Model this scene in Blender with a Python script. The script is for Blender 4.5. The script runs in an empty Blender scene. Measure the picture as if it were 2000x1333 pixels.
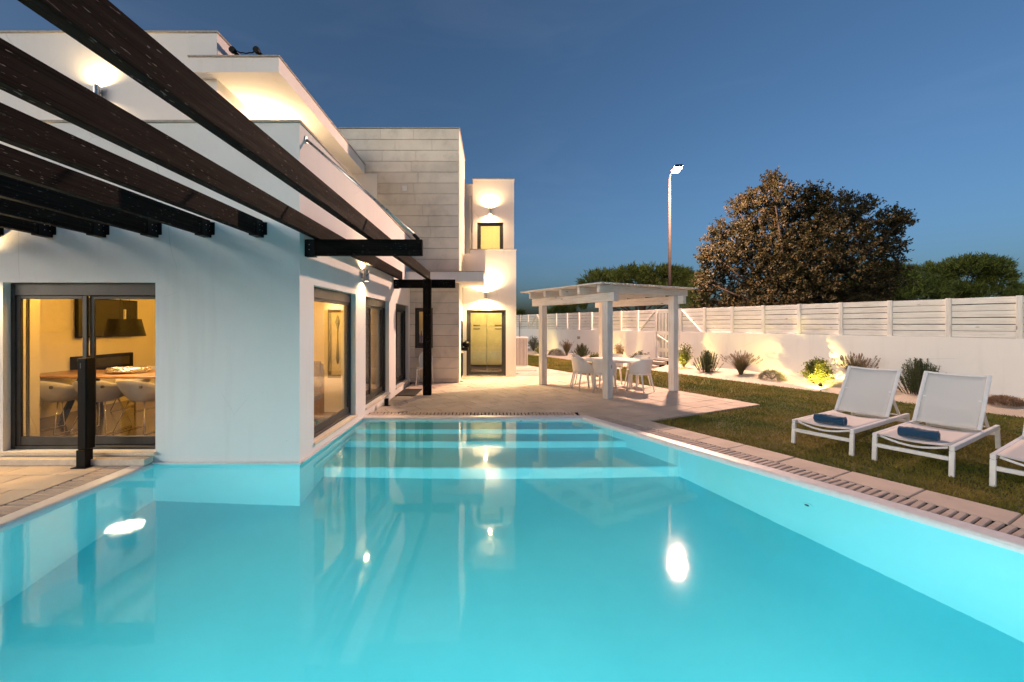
import bpy, bmesh, math, random
import numpy as np
from mathutils import Matrix, Vector
random.seed(7); rng = np.random.default_rng(7)
R = math.radians
scene = bpy.context.scene
col = scene.collection

# ------------------------------------------------------------------ camera
FPX, HX, HY, CAMH = 830.0, 960.0, 633.0, 1.65     # focal length in photo pixels, principal vanishing point
cam_d = bpy.data.cameras.new('camera'); cam = bpy.data.objects.new('camera', cam_d); col.objects.link(cam)
cam.location = (0, 0, CAMH); cam.rotation_euler = (R(90), 0, 0)
cam_d.sensor_width = 36; cam_d.sensor_fit = 'HORIZONTAL'; cam_d.lens = 36*FPX/2000
cam_d.shift_x = (1000-HX)/2000; cam_d.shift_y = (HY-666.5)/2000
cam_d.clip_start = .05; cam_d.clip_end = 2000
scene.camera = cam

# ------------------------------------------------------------------ world: dusk, the glow behind the camera and to the left
world = bpy.data.worlds.new('World'); scene.world = world; world.use_nodes = True
wn = world.node_tree.nodes; wl = world.node_tree.links
bg = wn['Background']
sky = wn.new('ShaderNodeTexSky'); sky.sky_type = 'NISHITA'; sky.sun_disc = False
sky.sun_elevation = R(4.0); sky.sun_rotation = R(238); sky.altitude = 50
sky.air_density = .6; sky.dust_density = 4.0; sky.ozone_density = 2.5
wb = wn.new('ShaderNodeMix'); wb.data_type = 'RGBA'; wb.blend_type = 'MULTIPLY'; wb.inputs[0].default_value = 1.0
wb.inputs[7].default_value = (.96, .93, .86, 1)      # camera white balance
wc = wn.new('ShaderNodeTexCoord'); wm = wn.new('ShaderNodeMapping'); wm.inputs['Scale'].default_value = (1.0, 1.0, 5.0); wm.inputs['Rotation'].default_value = (0, R(14), 0); wl.new(wc.outputs['Generated'], wm.inputs[0])
wz = wn.new('ShaderNodeTexNoise'); wz.inputs['Scale'].default_value = 2.2; wz.inputs['Detail'].default_value = 6; wz.inputs['Roughness'].default_value = .6; wz.inputs['Distortion'].default_value = .6; wl.new(wm.outputs[0], wz.inputs['Vector'])
wr = wn.new('ShaderNodeMapRange'); wr.inputs[1].default_value = .5; wr.inputs[2].default_value = .8; wr.inputs[3].default_value = 0; wr.inputs[4].default_value = .10; wl.new(wz.outputs['Fac'], wr.inputs[0])
wk = wn.new('ShaderNodeMix'); wk.data_type = 'RGBA'; wk.blend_type = 'ADD'; wl.new(wr.outputs[0], wk.inputs[0]); wl.new(sky.outputs[0], wk.inputs[6]); wk.inputs[7].default_value = (.75, .72, .80, 1)   # thin veils of high cloud
wl.new(wk.outputs[2], wb.inputs[6]); wl.new(wb.outputs[2], bg.inputs[0])
bg.inputs[1].default_value = .127
# the last glow of the sunset, low behind the camera on the left
SUN_AZ, SUN_EL = 226, 8
sun_d = bpy.data.lights.new('sun', 'SUN'); sun_d.energy = .74; sun_d.angle = R(42); sun_d.color = (1.0, .93, .86)
sun = bpy.data.objects.new('sun', sun_d); col.objects.link(sun)
sun.rotation_euler = Vector((-math.sin(R(SUN_AZ))*math.cos(R(SUN_EL)), -math.cos(R(SUN_AZ))*math.cos(R(SUN_EL)), -math.sin(R(SUN_EL)))).to_track_quat('-Z', 'Y').to_euler()
scene.view_settings.view_transform = 'Standard'; scene.view_settings.look = 'None'
scene.view_settings.exposure = 1.15; scene.view_settings.gamma = 1.0
scene.view_settings.use_curve_mapping = False
cy = scene.cycles
cy.use_denoising = True
cy.max_bounces = 14; cy.diffuse_bounces = 5; cy.glossy_bounces = 6; cy.transmission_bounces = 10; cy.transparent_max_bounces = 16
cy.sample_clamp_indirect = 6.0; cy.blur_glossy = .5
cy.caustics_reflective = False; cy.caustics_refractive = True

# light budget (one place to tune)
W_STREET, W_POOL, W_SCONCE, W_SPOT, W_ROOM = 4700, 28, 22, 22, 47
WARM = (1.0, .50, .06); SCONCE_C = (1.0, .68, .33); STREET_C = (1.0, .60, .42); POOL_C = (.80, .97, 1.0); SPOT_C = (1.0, .70, .17)

# ------------------------------------------------------------------ photo measurement helpers (real depth, real size)
def G(x, y, z=0.0):
    "point at height z seen at photo pixel x,y"
    D = (CAMH-z)*FPX/(y-HY)
    return ((x-HX)/FPX*D, D)
def XatD(x, D): return (x-HX)/FPX*D

# ------------------------------------------------------------------ mesh helpers
class MB:
    def __init__(s): s.v = []; s.f = []
    def add(s, v, f):
        n = len(s.v); s.v += [tuple(p) for p in v]; s.f += [tuple(i+n for i in q) for q in f]; return s
    def box(s, x0, x1, y0, y1, z0, z1):
        v = [(x0,y0,z0),(x1,y0,z0),(x1,y1,z0),(x0,y1,z0),(x0,y0,z1),(x1,y0,z1),(x1,y1,z1),(x0,y1,z1)]
        return s.add(v, [(0,3,2,1),(4,5,6,7),(0,1,5,4),(1,2,6,5),(2,3,7,6),(3,0,4,7)])
    def obox(s, c, ax, ay, az, hx, hy, hz):
        c = Vector(c); ax = Vector(ax).normalized()*hx; ay = Vector(ay).normalized()*hy; az = Vector(az).normalized()*hz
        v = []
        for k in (-1, 1):
            for (i, j) in ((-1,-1),(1,-1),(1,1),(-1,1)): v.append(c+ax*i+ay*j+az*k)
        return s.add(v, [(0,3,2,1),(4,5,6,7),(0,1,5,4),(1,2,6,5),(2,3,7,6),(3,0,4,7)])
    def bar(s, a, b, w, t, up=(0,0,1)):
        a = Vector(a); b = Vector(b); d = (b-a); L = d.length; d.normalize()
        side = d.cross(Vector(up))
        if side.length < 1e-4: side = Vector((1,0,0))
        side.normalize(); u2 = side.cross(d)
        return s.obox((a+b)/2, d, side, u2, L/2, w/2, t/2)
    def tube(s, pts, r, n=8, cap=True):
        pts = [Vector(p) for p in pts]; m = len(pts)
        rs = r if isinstance(r, (list, tuple)) else [r]*m
        rings = []; prev = None
        for i, p in enumerate(pts):
            d = (pts[min(i+1, m-1)]-pts[max(i-1, 0)]).normalized()
            if prev is None:
                a = d.cross(Vector((0,0,1)));
                if a.length < 1e-3: a = d.cross(Vector((1,0,0)))
            else: a = prev-d*prev.dot(d)
            a.normalize(); prev = a; b = d.cross(a)
            rings.append([p+(a*math.cos(2*math.pi*k/n)+b*math.sin(2*math.pi*k/n))*rs[i] for k in range(n)])
        v = [q for rg in rings for q in rg]; f = []
        for i in range(m-1):
            for k in range(n):
                k2 = (k+1) % n; f.append((i*n+k, i*n+k2, (i+1)*n+k2, (i+1)*n+k))
        if cap: f.append(tuple(range(n-1, -1, -1))); f.append(tuple((m-1)*n+k for k in range(n)))
        return s.add(v, f)
    def lathe(s, prof, n=24, c=(0,0,0), cap=True):
        v = []; f = []; m = len(prof)
        for (r, z) in prof:
            for k in range(n): a = 2*math.pi*k/n; v.append((c[0]+r*math.cos(a), c[1]+r*math.sin(a), c[2]+z))
        for i in range(m-1):
            for k in range(n): k2 = (k+1) % n; f.append((i*n+k, i*n+k2, (i+1)*n+k2, (i+1)*n+k))
        if cap: f.append(tuple(range(n-1, -1, -1))); f.append(tuple((m-1)*n+k for k in range(n)))
        return s.add(v, f)
    def grid(s, fn, nu, nv):
        v = [fn(i/nu, j/nv) for i in range(nu+1) for j in range(nv+1)]
        f = [(i*(nv+1)+j, (i+1)*(nv+1)+j, (i+1)*(nv+1)+j+1, i*(nv+1)+j+1) for i in range(nu) for j in range(nv)]
        return s.add(v, f)
    def prism(s, poly, z0, z1, ch=0.0):
        n = len(poly); cx = sum(p[0] for p in poly)/n; cyy = sum(p[1] for p in poly)/n
        def ins(p, d):
            L = math.hypot(p[0]-cx, p[1]-cyy) or 1; k = max(0, 1-d/L); return (cx+(p[0]-cx)*k, cyy+(p[1]-cyy)*k)
        v = [(p[0], p[1], z0) for p in poly]
        if ch: v += [(p[0], p[1], z1-ch) for p in poly]; v += [ins(p, ch*1.4)+(z1,) for p in poly]; L = 3
        else: v += [(p[0], p[1], z1) for p in poly]; L = 2
        f = [tuple(range(n-1, -1, -1)), tuple(range((L-1)*n, L*n))]
        for l in range(L-1):
            for k in range(n): k2 = (k+1) % n; f.append((l*n+k, l*n+k2, (l+1)*n+k2, (l+1)*n+k))
        return s.add(v, f)
    def mesh(s, name, bevel=0, seg=1):
        me = bpy.data.meshes.new(name); me.from_pydata(s.v, [], s.f)
        if bevel:
            bm = bmesh.new(); bm.from_mesh(me)
            bmesh.ops.bevel(bm, geom=[e for e in bm.edges if e.is_manifold and e.calc_face_angle(0) > .5], offset=bevel, segments=seg, affect='EDGES', clamp_overlap=True)
            bm.to_mesh(me); bm.free()
        me.update(); return me
    def build(s, name, mat, parent=None, bevel=0, seg=1, smooth=False, recalc=False):
        me = s.mesh(name, bevel, seg)
        if recalc:
            bm = bmesh.new(); bm.from_mesh(me); bmesh.ops.recalc_face_normals(bm, faces=bm.faces); bm.to_mesh(me); bm.free()
        return link(name, me, mat, parent, smooth)
def link(name, me, mat, parent=None, smooth=False):
    if mat is not None and len(me.materials) == 0: me.materials.append(mat)
    if smooth: me.polygons.foreach_set('use_smooth', [True]*len(me.polygons))
    o = bpy.data.objects.new(name, me); col.objects.link(o)
    if parent is not None:
        o.parent = parent
        if parent.get('_world'): o.matrix_parent_inverse = Matrix.Translation(-Vector(parent['_world']))
    return o
def tag(o, label=None, cat=None, group=None, kind=None):
    if label: o['label'] = label
    if cat: o['category'] = cat
    if group: o['group'] = group
    if kind: o['kind'] = kind
    return o
def thing(name, label, cat, loc=(0,0,0), rz=0.0, group=None, world=False):
    "Empty at the thing's base; with world=True its children are given in world coordinates"
    o = bpy.data.objects.new(name, None); col.objects.link(o); o.location = loc; o.rotation_euler = (0, 0, rz)
    o.empty_display_size = .1
    if world: o['_world'] = list(loc)
    return tag(o, label, cat, group)
def sub(name, root):
    "an Empty part that groups sub-parts (world coordinates)"
    o = bpy.data.objects.new(name, None); col.objects.link(o); o.parent = root; o.empty_display_size = .1
    if root.get('_world'):
        o.matrix_parent_inverse = Matrix.Translation(-Vector(root['_world']))
    return o
def copy_tree(o, parent=None):
    c = o.copy(); col.objects.link(c); c.parent = parent
    for ch in o.children: copy_tree(ch, c)
    return c
def lamp(kind, name, parent, loc, energy, color, radius=.03, rot=None, size=None, blend=.6):
    d = bpy.data.lights.new(name, kind); d.energy = energy; d.color = color
    if kind == 'AREA': d.shape = 'DISK'; d.size = size or .2
    else: d.shadow_soft_size = radius
    if kind == 'SPOT': d.spot_size = size or R(100); d.spot_blend = blend
    o = bpy.data.objects.new(name, d); col.objects.link(o); o.location = loc
    if rot is not None: o.rotation_euler = rot
    if parent is not None:
        o.parent = parent
        if parent.get('_world'): o.matrix_parent_inverse = Matrix.Translation(-Vector(parent['_world']))
    return o
def aim(frm, to):
    return (Vector(to)-Vector(frm)).to_track_quat('-Z', 'Y').to_euler()

def wall_cells(plane, a, t0, t1, span, zs, holes):
    """wall with rectangular openings. plane 'y': runs in X, thickness t0..t1 in Y; plane 'x': runs in Y, thickness in X."""
    us = sorted({span[0], span[1], *[h[0] for h in holes], *[h[1] for h in holes]})
    ws = sorted({zs[0], zs[1], *[h[2] for h in holes], *[h[3] for h in holes]})
    def solid(i, j):
        if not (0 <= i < len(us)-1 and 0 <= j < len(ws)-1): return False
        u = (us[i]+us[i+1])/2; w = (ws[j]+ws[j+1])/2
        return not any(h[0] < u < h[1] and h[2] < w < h[3] for h in holes)
    mb = a
    P = (lambda u, t, w: (u, t, w)) if plane == 'y' else (lambda u, t, w: (t, u, w))
    for i in range(len(us)-1):
        for j in range(len(ws)-1):
            if not solid(i, j): continue
            u0, u1, w0, w1 = us[i], us[i+1], ws[j], ws[j+1]
            q = [[P(u0,t0,w0),P(u1,t0,w0),P(u1,t0,w1),P(u0,t0,w1)], [P(u1,t1,w0),P(u0,t1,w0),P(u0,t1,w1),P(u1,t1,w1)]]
            if not solid(i-1, j): q.append([P(u0,t1,w0),P(u0,t0,w0),P(u0,t0,w1),P(u0,t1,w1)])
            if not solid(i+1, j): q.append([P(u1,t0,w0),P(u1,t1,w0),P(u1,t1,w1),P(u1,t0,w1)])
            if not solid(i, j-1): q.append([P(u0,t1,w0),P(u1,t1,w0),P(u1,t0,w0),P(u0,t0,w0)])
            if not solid(i, j+1): q.append([P(u0,t0,w1),P(u1,t0,w1),P(u1,t1,w1),P(u0,t1,w1)])
            for f in q: mb.add(f, [(0,1,2,3)])
    return mb
def clip_poly(poly, clip):
    "Sutherland-Hodgman, clip is convex and counter-clockwise"
    out = list(poly)
    for i in range(len(clip)):
        a = clip[i]; b = clip[(i+1) % len(clip)]; inp = out; out = []
        if not inp: break
        side = lambda p: (b[0]-a[0])*(p[1]-a[1])-(b[1]-a[1])*(p[0]-a[0])
        for k in range(len(inp)):
            p = inp[k]; q = inp[(k+1) % len(inp)]; sp = side(p); sq = side(q)
            if sp >= 0: out.append(p)
            if sp*sq < 0: t = sp/(sp-sq); out.append((p[0]+(q[0]-p[0])*t, p[1]+(q[1]-p[1])*t))
    return out
def area(poly): return .5*sum(poly[i][0]*poly[(i+1)%len(poly)][1]-poly[(i+1)%len(poly)][0]*poly[i][1] for i in range(len(poly)))

# ------------------------------------------------------------------ materials
class NT:
    def __init__(s, name):
        s.m = bpy.data.materials.new(name); s.m.use_nodes = True; s.n = s.m.node_tree.nodes; s.l = s.m.node_tree.links
        s.b = s.n['Principled BSDF']; s.out = s.n['Material Output']
    def new(s, t, **kw):
        x = s.n.new('ShaderNode'+t)
        for k, v in kw.items():
            if hasattr(x, k): setattr(x, k, v)
            else: x.inputs[k].default_value = v
        return x
    def link(s, a, b): s.l.new(a, b)
    def coords(s, kind='Object', scale=(1,1,1), rot=(0,0,0)):
        tc = s.new('TexCoord'); mp = s.new('Mapping'); mp.inputs['Scale'].default_value = scale; mp.inputs['Rotation'].default_value = rot
        s.link(tc.outputs[kind], mp.inputs[0]); return mp.outputs[0]
    def world_pos(s, scale=(1,1,1)):
        g = s.new('NewGeometry'); mp = s.new('Mapping'); mp.inputs['Scale'].default_value = scale; s.link(g.outputs['Position'], mp.inputs[0]); return mp.outputs[0]
    def noise(s, vec, scale, detail=4, rough=.55, dist=0):
        n = s.new('TexNoise'); n.inputs['Scale'].default_value = scale; n.inputs['Detail'].default_value = detail; n.inputs['Roughness'].default_value = rough; n.inputs['Distortion'].default_value = dist
        s.link(vec, n.inputs['Vector']); return n.outputs['Fac']
    def ramp(s, fac, stops):
        r = s.new('ValToRGB'); e = r.color_ramp.elements
        e[0].position = stops[0][0]; e[0].color = (*stops[0][1], 1); e[1].position = stops[-1][0]; e[1].color = (*stops[-1][1], 1)
        for p, c in stops[1:-1]: q = e.new(p); q.color = (*c, 1)
        s.link(fac, r.inputs[0]); return r.outputs[0]
    def mix(s, fac, a, b, mode='MIX'):
        m = s.new('Mix'); m.data_type = 'RGBA'; m.blend_type = mode
        if isinstance(fac, (int, float)): m.inputs[0].default_value = fac
        else: s.link(fac, m.inputs[0])
        for i, c in ((6, a), (7, b)):
            if isinstance(c, tuple): m.inputs[i].default_value = (*c, 1)
            else: s.link(c, m.inputs[i])
        return m.outputs[2]
    def rand(s, kind='obj'):
        if kind == 'obj': return s.new('ObjectInfo').outputs['Random']
        return s.new('NewGeometry').outputs['Random Per Island']
    def mapr(s, v, a, b, c, d):
        m = s.new('MapRange'); m.inputs[1].default_value = a; m.inputs[2].default_value = b; m.inputs[3].default_value = c; m.inputs[4].default_value = d; s.link(v, m.inputs[0]); return m.outputs[0]
    def base(s, c, rough=.6, metal=0.0, spec=None):
        if isinstance(c, tuple): s.b.inputs['Base Color'].default_value = (*c, 1)
        else: s.link(c, s.b.inputs['Base Color'])
        if isinstance(rough, (int, float)): s.b.inputs['Roughness'].default_value = rough
        else: s.link(rough, s.b.inputs['Roughness'])
        s.b.inputs['Metallic'].default_value = metal
        if spec is not None: s.b.inputs['Specular IOR Level'].default_value = spec
        return s
    def bump(s, h, strength=.3, dist=.01):
        b = s.new('Bump'); b.inputs['Strength'].default_value = strength; b.inputs['Distance'].default_value = dist
        s.link(h, b.inputs['Height']); s.link(b.outputs[0], s.b.inputs['Normal']); return s

M = {}
def m_stucco(name, c, dirt=.35):
    t = NT(name); p = t.world_pos(); fine = t.noise(p, 60, 5, .7); big = t.noise(p, 1.3, 4, .6)
    streak = t.noise(t.world_pos((7, 7, .55)), 1.0, 5, .6)
    f = t.mapr(streak, .54, .78, 0, dirt)
    d = t.mix(f, c, tuple(x*.62 for x in c))
    d2 = t.mix(t.mapr(big, .35, .75, 0, .16), d, tuple(x*.78 for x in c))
    spots = t.mapr(t.noise(p, 26, 2, .5), .72, .78, 0, .35)
    d3 = t.mix(spots, d2, tuple(x*.6 for x in c))
    tr = t.noise(p, 7, 4, .6); ma = t.new('Math', operation='MULTIPLY_ADD'); t.link(tr, ma.inputs[0]); ma.inputs[1].default_value = 2.2; t.link(fine, ma.inputs[2])
    vo = t.new('TexVoronoi'); vo.feature = 'DISTANCE_TO_EDGE'; vo.inputs['Scale'].default_value = .55; w2 = t.new('VectorMath', operation='MULTIPLY_ADD'); t.link(t.new('TexNoise', Scale=2.5).outputs['Color'], w2.inputs[0]); w2.inputs[1].default_value = (.5, .5, .5); t.link(p, w2.inputs[2]); t.link(w2.outputs[0], vo.inputs['Vector'])
    cm = t.new('Math', operation='MULTIPLY'); t.link(t.mapr(vo.outputs['Distance'], .0, .0035, .35, 0), cm.inputs[0]); t.link(t.mapr(t.noise(p, .7, 2, .5), .52, .6, 0, 1), cm.inputs[1])
    d4 = t.mix(cm.outputs[0], d3, tuple(x*.45 for x in c))
    t.base(d4, .85, spec=.25).bump(ma.outputs[0], .25, .005); return t.m
M['stucco'] = m_stucco('white_stucco', (.82, .81, .795), .16)
M['plaster'] = m_stucco('interior_plaster', (.74, .70, .62), .03)
def m_plain(name, c, rough=.5, metal=0, spec=None, nscale=None, amp=.12, bump=0):
    t = NT(name)
    if nscale:
        n = t.noise(t.coords(), nscale, 4, .6); c2 = t.mix(t.mapr(n, .3, .7, 0, 1), tuple(x*(1-amp) for x in c), tuple(min(1, x*(1+amp)) for x in c))
        t.base(c2, t.mapr(n, .3, .7, max(.02, rough-.08), min(1, rough+.08)), metal, spec)
        if bump: t.bump(n, bump, .004)
    else: t.base(c, rough, metal, spec)
    return t.m
M['frame'] = m_plain('charcoal_aluminium', (.045, .043, .042), .42, .3, nscale=9, amp=.25)
M['black'] = m_plain('black_painted_steel', (.006, .006, .006), .55, 0, .15, nscale=14, amp=.4)
M['steel'] = m_plain('brushed_steel', (.55, .54, .52), .32, 1.0, nscale=30, amp=.15)
M['chrome'] = m_plain('chrome_wire', (.75, .74, .72), .15, 1.0)
M['cap'] = m_plain('parapet_cap_stone', (.36, .33, .29), .7, nscale=20, amp=.25)
M['sill'] = m_plain('pale_limestone_sill', (.66, .58, .48), .55, nscale=14, amp=.12, bump=.1)
M['plastic'] = m_plain('white_resin', (.80, .79, .77), .38, nscale=40, amp=.03)
M['loungerw'] = m_plain('white_powder_coat', (.80, .80, .81), .35, nscale=25, amp=.04)
M['rubber'] = m_plain('black_rubber_mat', (.025, .022, .02), .95, nscale=90, amp=.5, bump=.6)
M['shell'] = m_plain('cream_plastic_shell', (.76, .73, .66), .45, nscale=20, amp=.04)
M['armchair'] = m_plain('grey_fabric', (.16, .14, .12), .95, nscale=120, amp=.3, bump=.3)
M['cabinet'] = m_plain('cream_lacquer', (.70, .66, .52), .25, nscale=6, amp=.03)
M['toekick'] = m_plain('toe_kick', (.13, .11, .08), .4)
M['linerlip'] = m_plain('white_coping_lip', (.74, .70, .70), .38, nscale=20, amp=.06)
M['channel'] = m_plain('dark_channel', (.035, .028, .025), .9)
M['joint'] = m_plain('paving_joint_sand', (.22, .17, .13), .95, nscale=30, amp=.35)
M['tv'] = m_plain('tv_glass', (.006, .006, .006), .22, 0, .9)
M['blackgloss'] = m_plain('black_gloss_panel', (.006, .0055, .005), .3, 0, .2)
M['shade'] = m_plain('black_lampshade', (.006, .0055, .005), .5, 0, .15)
M['silver'] = m_plain('silver_wire', (.8, .74, .6), .22, 1.0)
M['poletone'] = m_plain('galvanised_pole', (.022, .018, .017), .75, .0, .1, nscale=6, amp=.15)

def m_darkwood(name, axis):
    t = NT(name); sc = [9, 9, 9]; sc[axis] = .55; sc2 = [60, 60, 60]; sc2[axis] = 11.0
    p = t.coords('Object', tuple(sc)); rnd = t.rand()
    ad = t.new('VectorMath', operation='ADD'); t.link(p, ad.inputs[0]); t.link(rnd, ad.inputs[1]); p = ad.outputs[0]
    g = t.noise(p, 3.2, 7, .62, .6); g2 = t.noise(t.coords('Object', tuple(x*3 for x in sc)), 4, 4, .6)
    c = t.ramp(g, [(.28, (.003, .0024, .0021)), (.5, (.0062, .0046, .0039)), (.72, (.0125, .0078, .0062))])
    c = t.mix(t.mapr(g2, .35, .7, 0, .5), c, (.012, .010, .009))
    kn = [4.5, 4.5, 4.5]; kn[axis] = 2.2
    vor = t.new('TexVoronoi'); vor.inputs['Scale'].default_value = 1.0; t.link(t.coords('Object', tuple(kn)), vor.inputs['Vector'])
    c = t.mix(t.mapr(vor.outputs['Distance'], .10, .17, 1, 0), c, (.006, .005, .005))
    st = [70, 70, 70]; st[axis] = .8; gs = t.noise(t.coords('Object', tuple(st)), 1.3, 5, .65, .3); c = t.mix(t.mapr(gs, .42, .62, 0, .8), c, (.017, .0118, .0098)); c = t.mix(t.mapr(gs, .50, .36, 0, .8), c, (.003, .0025, .0022))
    fl = t.noise(t.coords('Object', tuple(sc2)), 1.6, 3, .5)
    dens = t.noise(t.coords('Object', (1.6, 1.6, 1.6)), 1.0, 2, .5)
    mul = t.new('Math', operation='MULTIPLY'); t.link(t.mapr(fl, .655, .69, 0, 1), mul.inputs[0]); t.link(t.mapr(dens, .42, .60, 0, .75), mul.inputs[1])
    c = t.mix(mul.outputs[0], c, (.22, .19, .165))
    t.base(c, t.mapr(g, .3, .7, .6, .8), spec=.05).bump(g, .9, .008); return t.m
for a, k in enumerate('xyz'): M['dw'+k] = m_darkwood('dark_stained_wood_'+k, a)
def m_whitewood(name, axis, warm=0):
    t = NT(name); sc = [16, 16, 16]; sc[axis] = 1.1
    p = t.coords('Object', tuple(sc)); rnd = t.rand(); ad = t.new('VectorMath', operation='ADD'); t.link(p, ad.inputs[0])
    sm = t.new('Math', operation='MULTIPLY'); sm.inputs[1].default_value = 37.0; t.link(rnd, sm.inputs[0]); t.link(sm.outputs[0], ad.inputs[1]); p = ad.outputs[0]
    g = t.noise(p, 2.2, 7, .65, .8); big = t.noise(t.coords('Object', (1.5, 1.5, 1.5)), 1.4, 3, .5)
    c = t.ramp(g, [(.25, (.46, .415, .36)), (.42, (.71, .69, .65)), (.6, (.81, .805, .785))])
    c = t.mix(t.mapr(big, .35, .7, 0, .3), c, (.50, .46, .40))
    c = t.mix(t.mapr(rnd, 0, 1, 0, .16), c, (.44, .40, .35))
    vor = t.new('TexVoronoi'); vor.inputs['Scale'].default_value = 1.0; kn = [5, 5, 5]; kn[axis] = 1.7
    ad2 = t.new('VectorMath', operation='ADD'); t.link(t.coords('Object', tuple(kn)), ad2.inputs[0]); t.link(sm.outputs[0], ad2.inputs[1]); t.link(ad2.outputs[0], vor.inputs['Vector'])
    c = t.mix(t.mapr(vor.outputs['Distance'], .05, .10, .75, 0), c, (.20, .15, .11))
    t.base(c, .75, spec=.25).bump(g, .35, .004); return t.m
for a, k in enumerate('xyz'): M['ww'+k] = m_whitewood('whitewashed_wood_'+k, a)
def m_stone(name, c, nsc=2.0, var=.16, bump=.25, obj=True):
    t = NT(name); p = t.world_pos(); n = t.noise(p, nsc, 6, .65, .4); f = t.noise(p, 45, 4, .7)
    cc = t.ramp(n, [(.25, tuple(x*.72 for x in c)), (.5, c), (.75, tuple(min(1, x*1.14) for x in c))])
    if obj: cc = t.mix(t.mapr(t.rand(), 0, 1, 0, var*2), cc, tuple(x*.66 for x in c))
    pits = t.mapr(t.noise(p, 22, 3, .6), .66, .74, 0, .45); cc = t.mix(pits, cc, tuple(x*.55 for x in c))
    t.base(cc, .8, spec=.25).bump(f, bump, .006); return t.m
M['limestone'] = m_stone('limestone_cladding', (.76, .695, .605), 1.6, .14, .2)
M['paver'] = m_stone('travertine_paver', (.60, .51, .43), 1.8, .16, .3)
M['slat'] = m_stone('grille_slat_stone', (.55, .46, .40), 6, .18, .2)
M['mortar'] = m_plain('mortar', (.25, .22, .18), .95, nscale=30, amp=.2)

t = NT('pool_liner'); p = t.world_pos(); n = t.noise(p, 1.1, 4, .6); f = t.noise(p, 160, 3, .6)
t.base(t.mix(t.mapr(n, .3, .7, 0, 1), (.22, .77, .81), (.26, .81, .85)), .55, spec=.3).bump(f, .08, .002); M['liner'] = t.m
t = NT('pool_liner_absorption_tint'); p = t.world_pos(); n = t.noise(p, 1.1, 4, .6); f = t.noise(p, 160, 3, .6)  # liner as on the walls; red absorbed by deep water put into the colour
t.base(t.mix(t.mapr(n, .3, .7, 0, 1), (.085, .63, .71), (.105, .68, .76)), .55, spec=.3).bump(f, .08, .002); M['absorbliner'] = t.m
t = NT('pool_water'); t.n.remove(t.b)
gl = t.new('BsdfGlass'); gl.inputs['IOR'].default_value = 1.333; gl.inputs['Roughness'].default_value = .045; gl.inputs['Color'].default_value = (.97, 1, 1, 1)
bp = t.new('Bump'); bp.inputs['Strength'].default_value = .09; bp.inputs['Distance'].default_value = .02
nn = t.noise(t.world_pos((1, .8, 1)), 2.2, 5, .5); t.link(nn, bp.inputs['Height']); t.link(bp.outputs[0], gl.inputs['Normal']); t.link(gl.outputs[0], t.out.inputs[0]); M['water'] = t.m
def m_glass(name, tint, refl=1.0, ior=1.5):
    t = NT(name); t.n.remove(t.b); tr = t.new('BsdfTransparent'); tr.inputs[0].default_value = (*tint, 1)
    g = t.new('BsdfGlossy'); g.inputs['Roughness'].default_value = .0; g.inputs[0].default_value = (1, 1, 1, 1)
    ge = t.new('NewGeometry'); dt = t.new('VectorMath', operation='DOT_PRODUCT'); t.link(ge.outputs['Normal'], dt.inputs[0]); t.link(ge.outputs['Incoming'], dt.inputs[1])
    ab = t.new('Math', operation='ABSOLUTE'); t.link(dt.outputs['Value'], ab.inputs[0]); om = t.new('Math', operation='SUBTRACT'); om.inputs[0].default_value = 1.0; t.link(ab.outputs[0], om.inputs[1])
    pw = t.new('Math', operation='POWER'); t.link(om.outputs[0], pw.inputs[0]); pw.inputs[1].default_value = 5.0        # Schlick, the same from both sides
    mu = t.new('Math', operation='MULTIPLY_ADD'); t.link(pw.outputs[0], mu.inputs[0]); mu.inputs[1].default_value = .9; mu.inputs[2].default_value = .045*refl; mu.use_clamp = True
    mx = t.new('MixShader'); t.link(mu.outputs[0], mx.inputs[0]); t.link(tr.outputs[0], mx.inputs[1]); t.link(g.outputs[0], mx.inputs[2]); t.link(mx.outputs[0], t.out.inputs[0]); return t.m
M['glass'] = m_glass('window_glass', (.96, .95, .93), 1.0)
def m_emit(name, c, s):
    t = NT(name); t.n.remove(t.b); e = t.new('Emission'); e.inputs[0].default_value = (*c, 1); e.inputs[1].default_value = s; t.link(e.outputs[0], t.out.inputs[0]); return t.m
M['bulb'] = m_emit('lit_bulb', (1, .80, .5), 12); M['bulbsoft'] = m_emit('lit_diffuser', (1, .84, .58), 14); M['streetbulb'] = m_emit('street_lamp_glow', (1, .74, .5), 16); M['poolbulb'] = m_emit('pool_lamp_lens', (.85, .98, 1), 10)
M['bulbdim'] = m_emit('recessed_diffuser', (1, .80, .5), 1.2); M['ledglow'] = m_emit('shelf_light', (1, .72, .25), 1.6)
t = NT('wood_floor'); p = t.world_pos((1, 7, 1)); n = t.noise(p, 3, 5, .6); t.base(t.ramp(n, [(.3, (.05, .028, .015)), (.7, (.11, .062, .033))]), .16); M['woodfloor'] = t.m
t = NT('table_wood'); p = t.world_pos((1, 9, 1)); n = t.noise(p, 3, 5, .6); t.base(t.ramp(n, [(.3, (.22, .11, .05)), (.7, (.34, .19, .09))]), .35); M['tablewood'] = t.m
t = NT('curtain_cloth'); w = t.new('TexWave'); w.inputs['Scale'].default_value = 5; t.link(t.world_pos((1, 1, 0)), w.inputs[0]); t.base((.10, .078, .058), .95).bump(w.outputs['Fac'], .6, .03); M['curtain'] = t.m
M['blind'] = m_plain('grey_roller_blind', (.055, .05, .046), .85, nscale=60, amp=.15)
t = NT('sling_mesh'); d = t.new('BsdfTransparent'); mx = t.new('MixShader'); mx.inputs[0].default_value = .78
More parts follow.
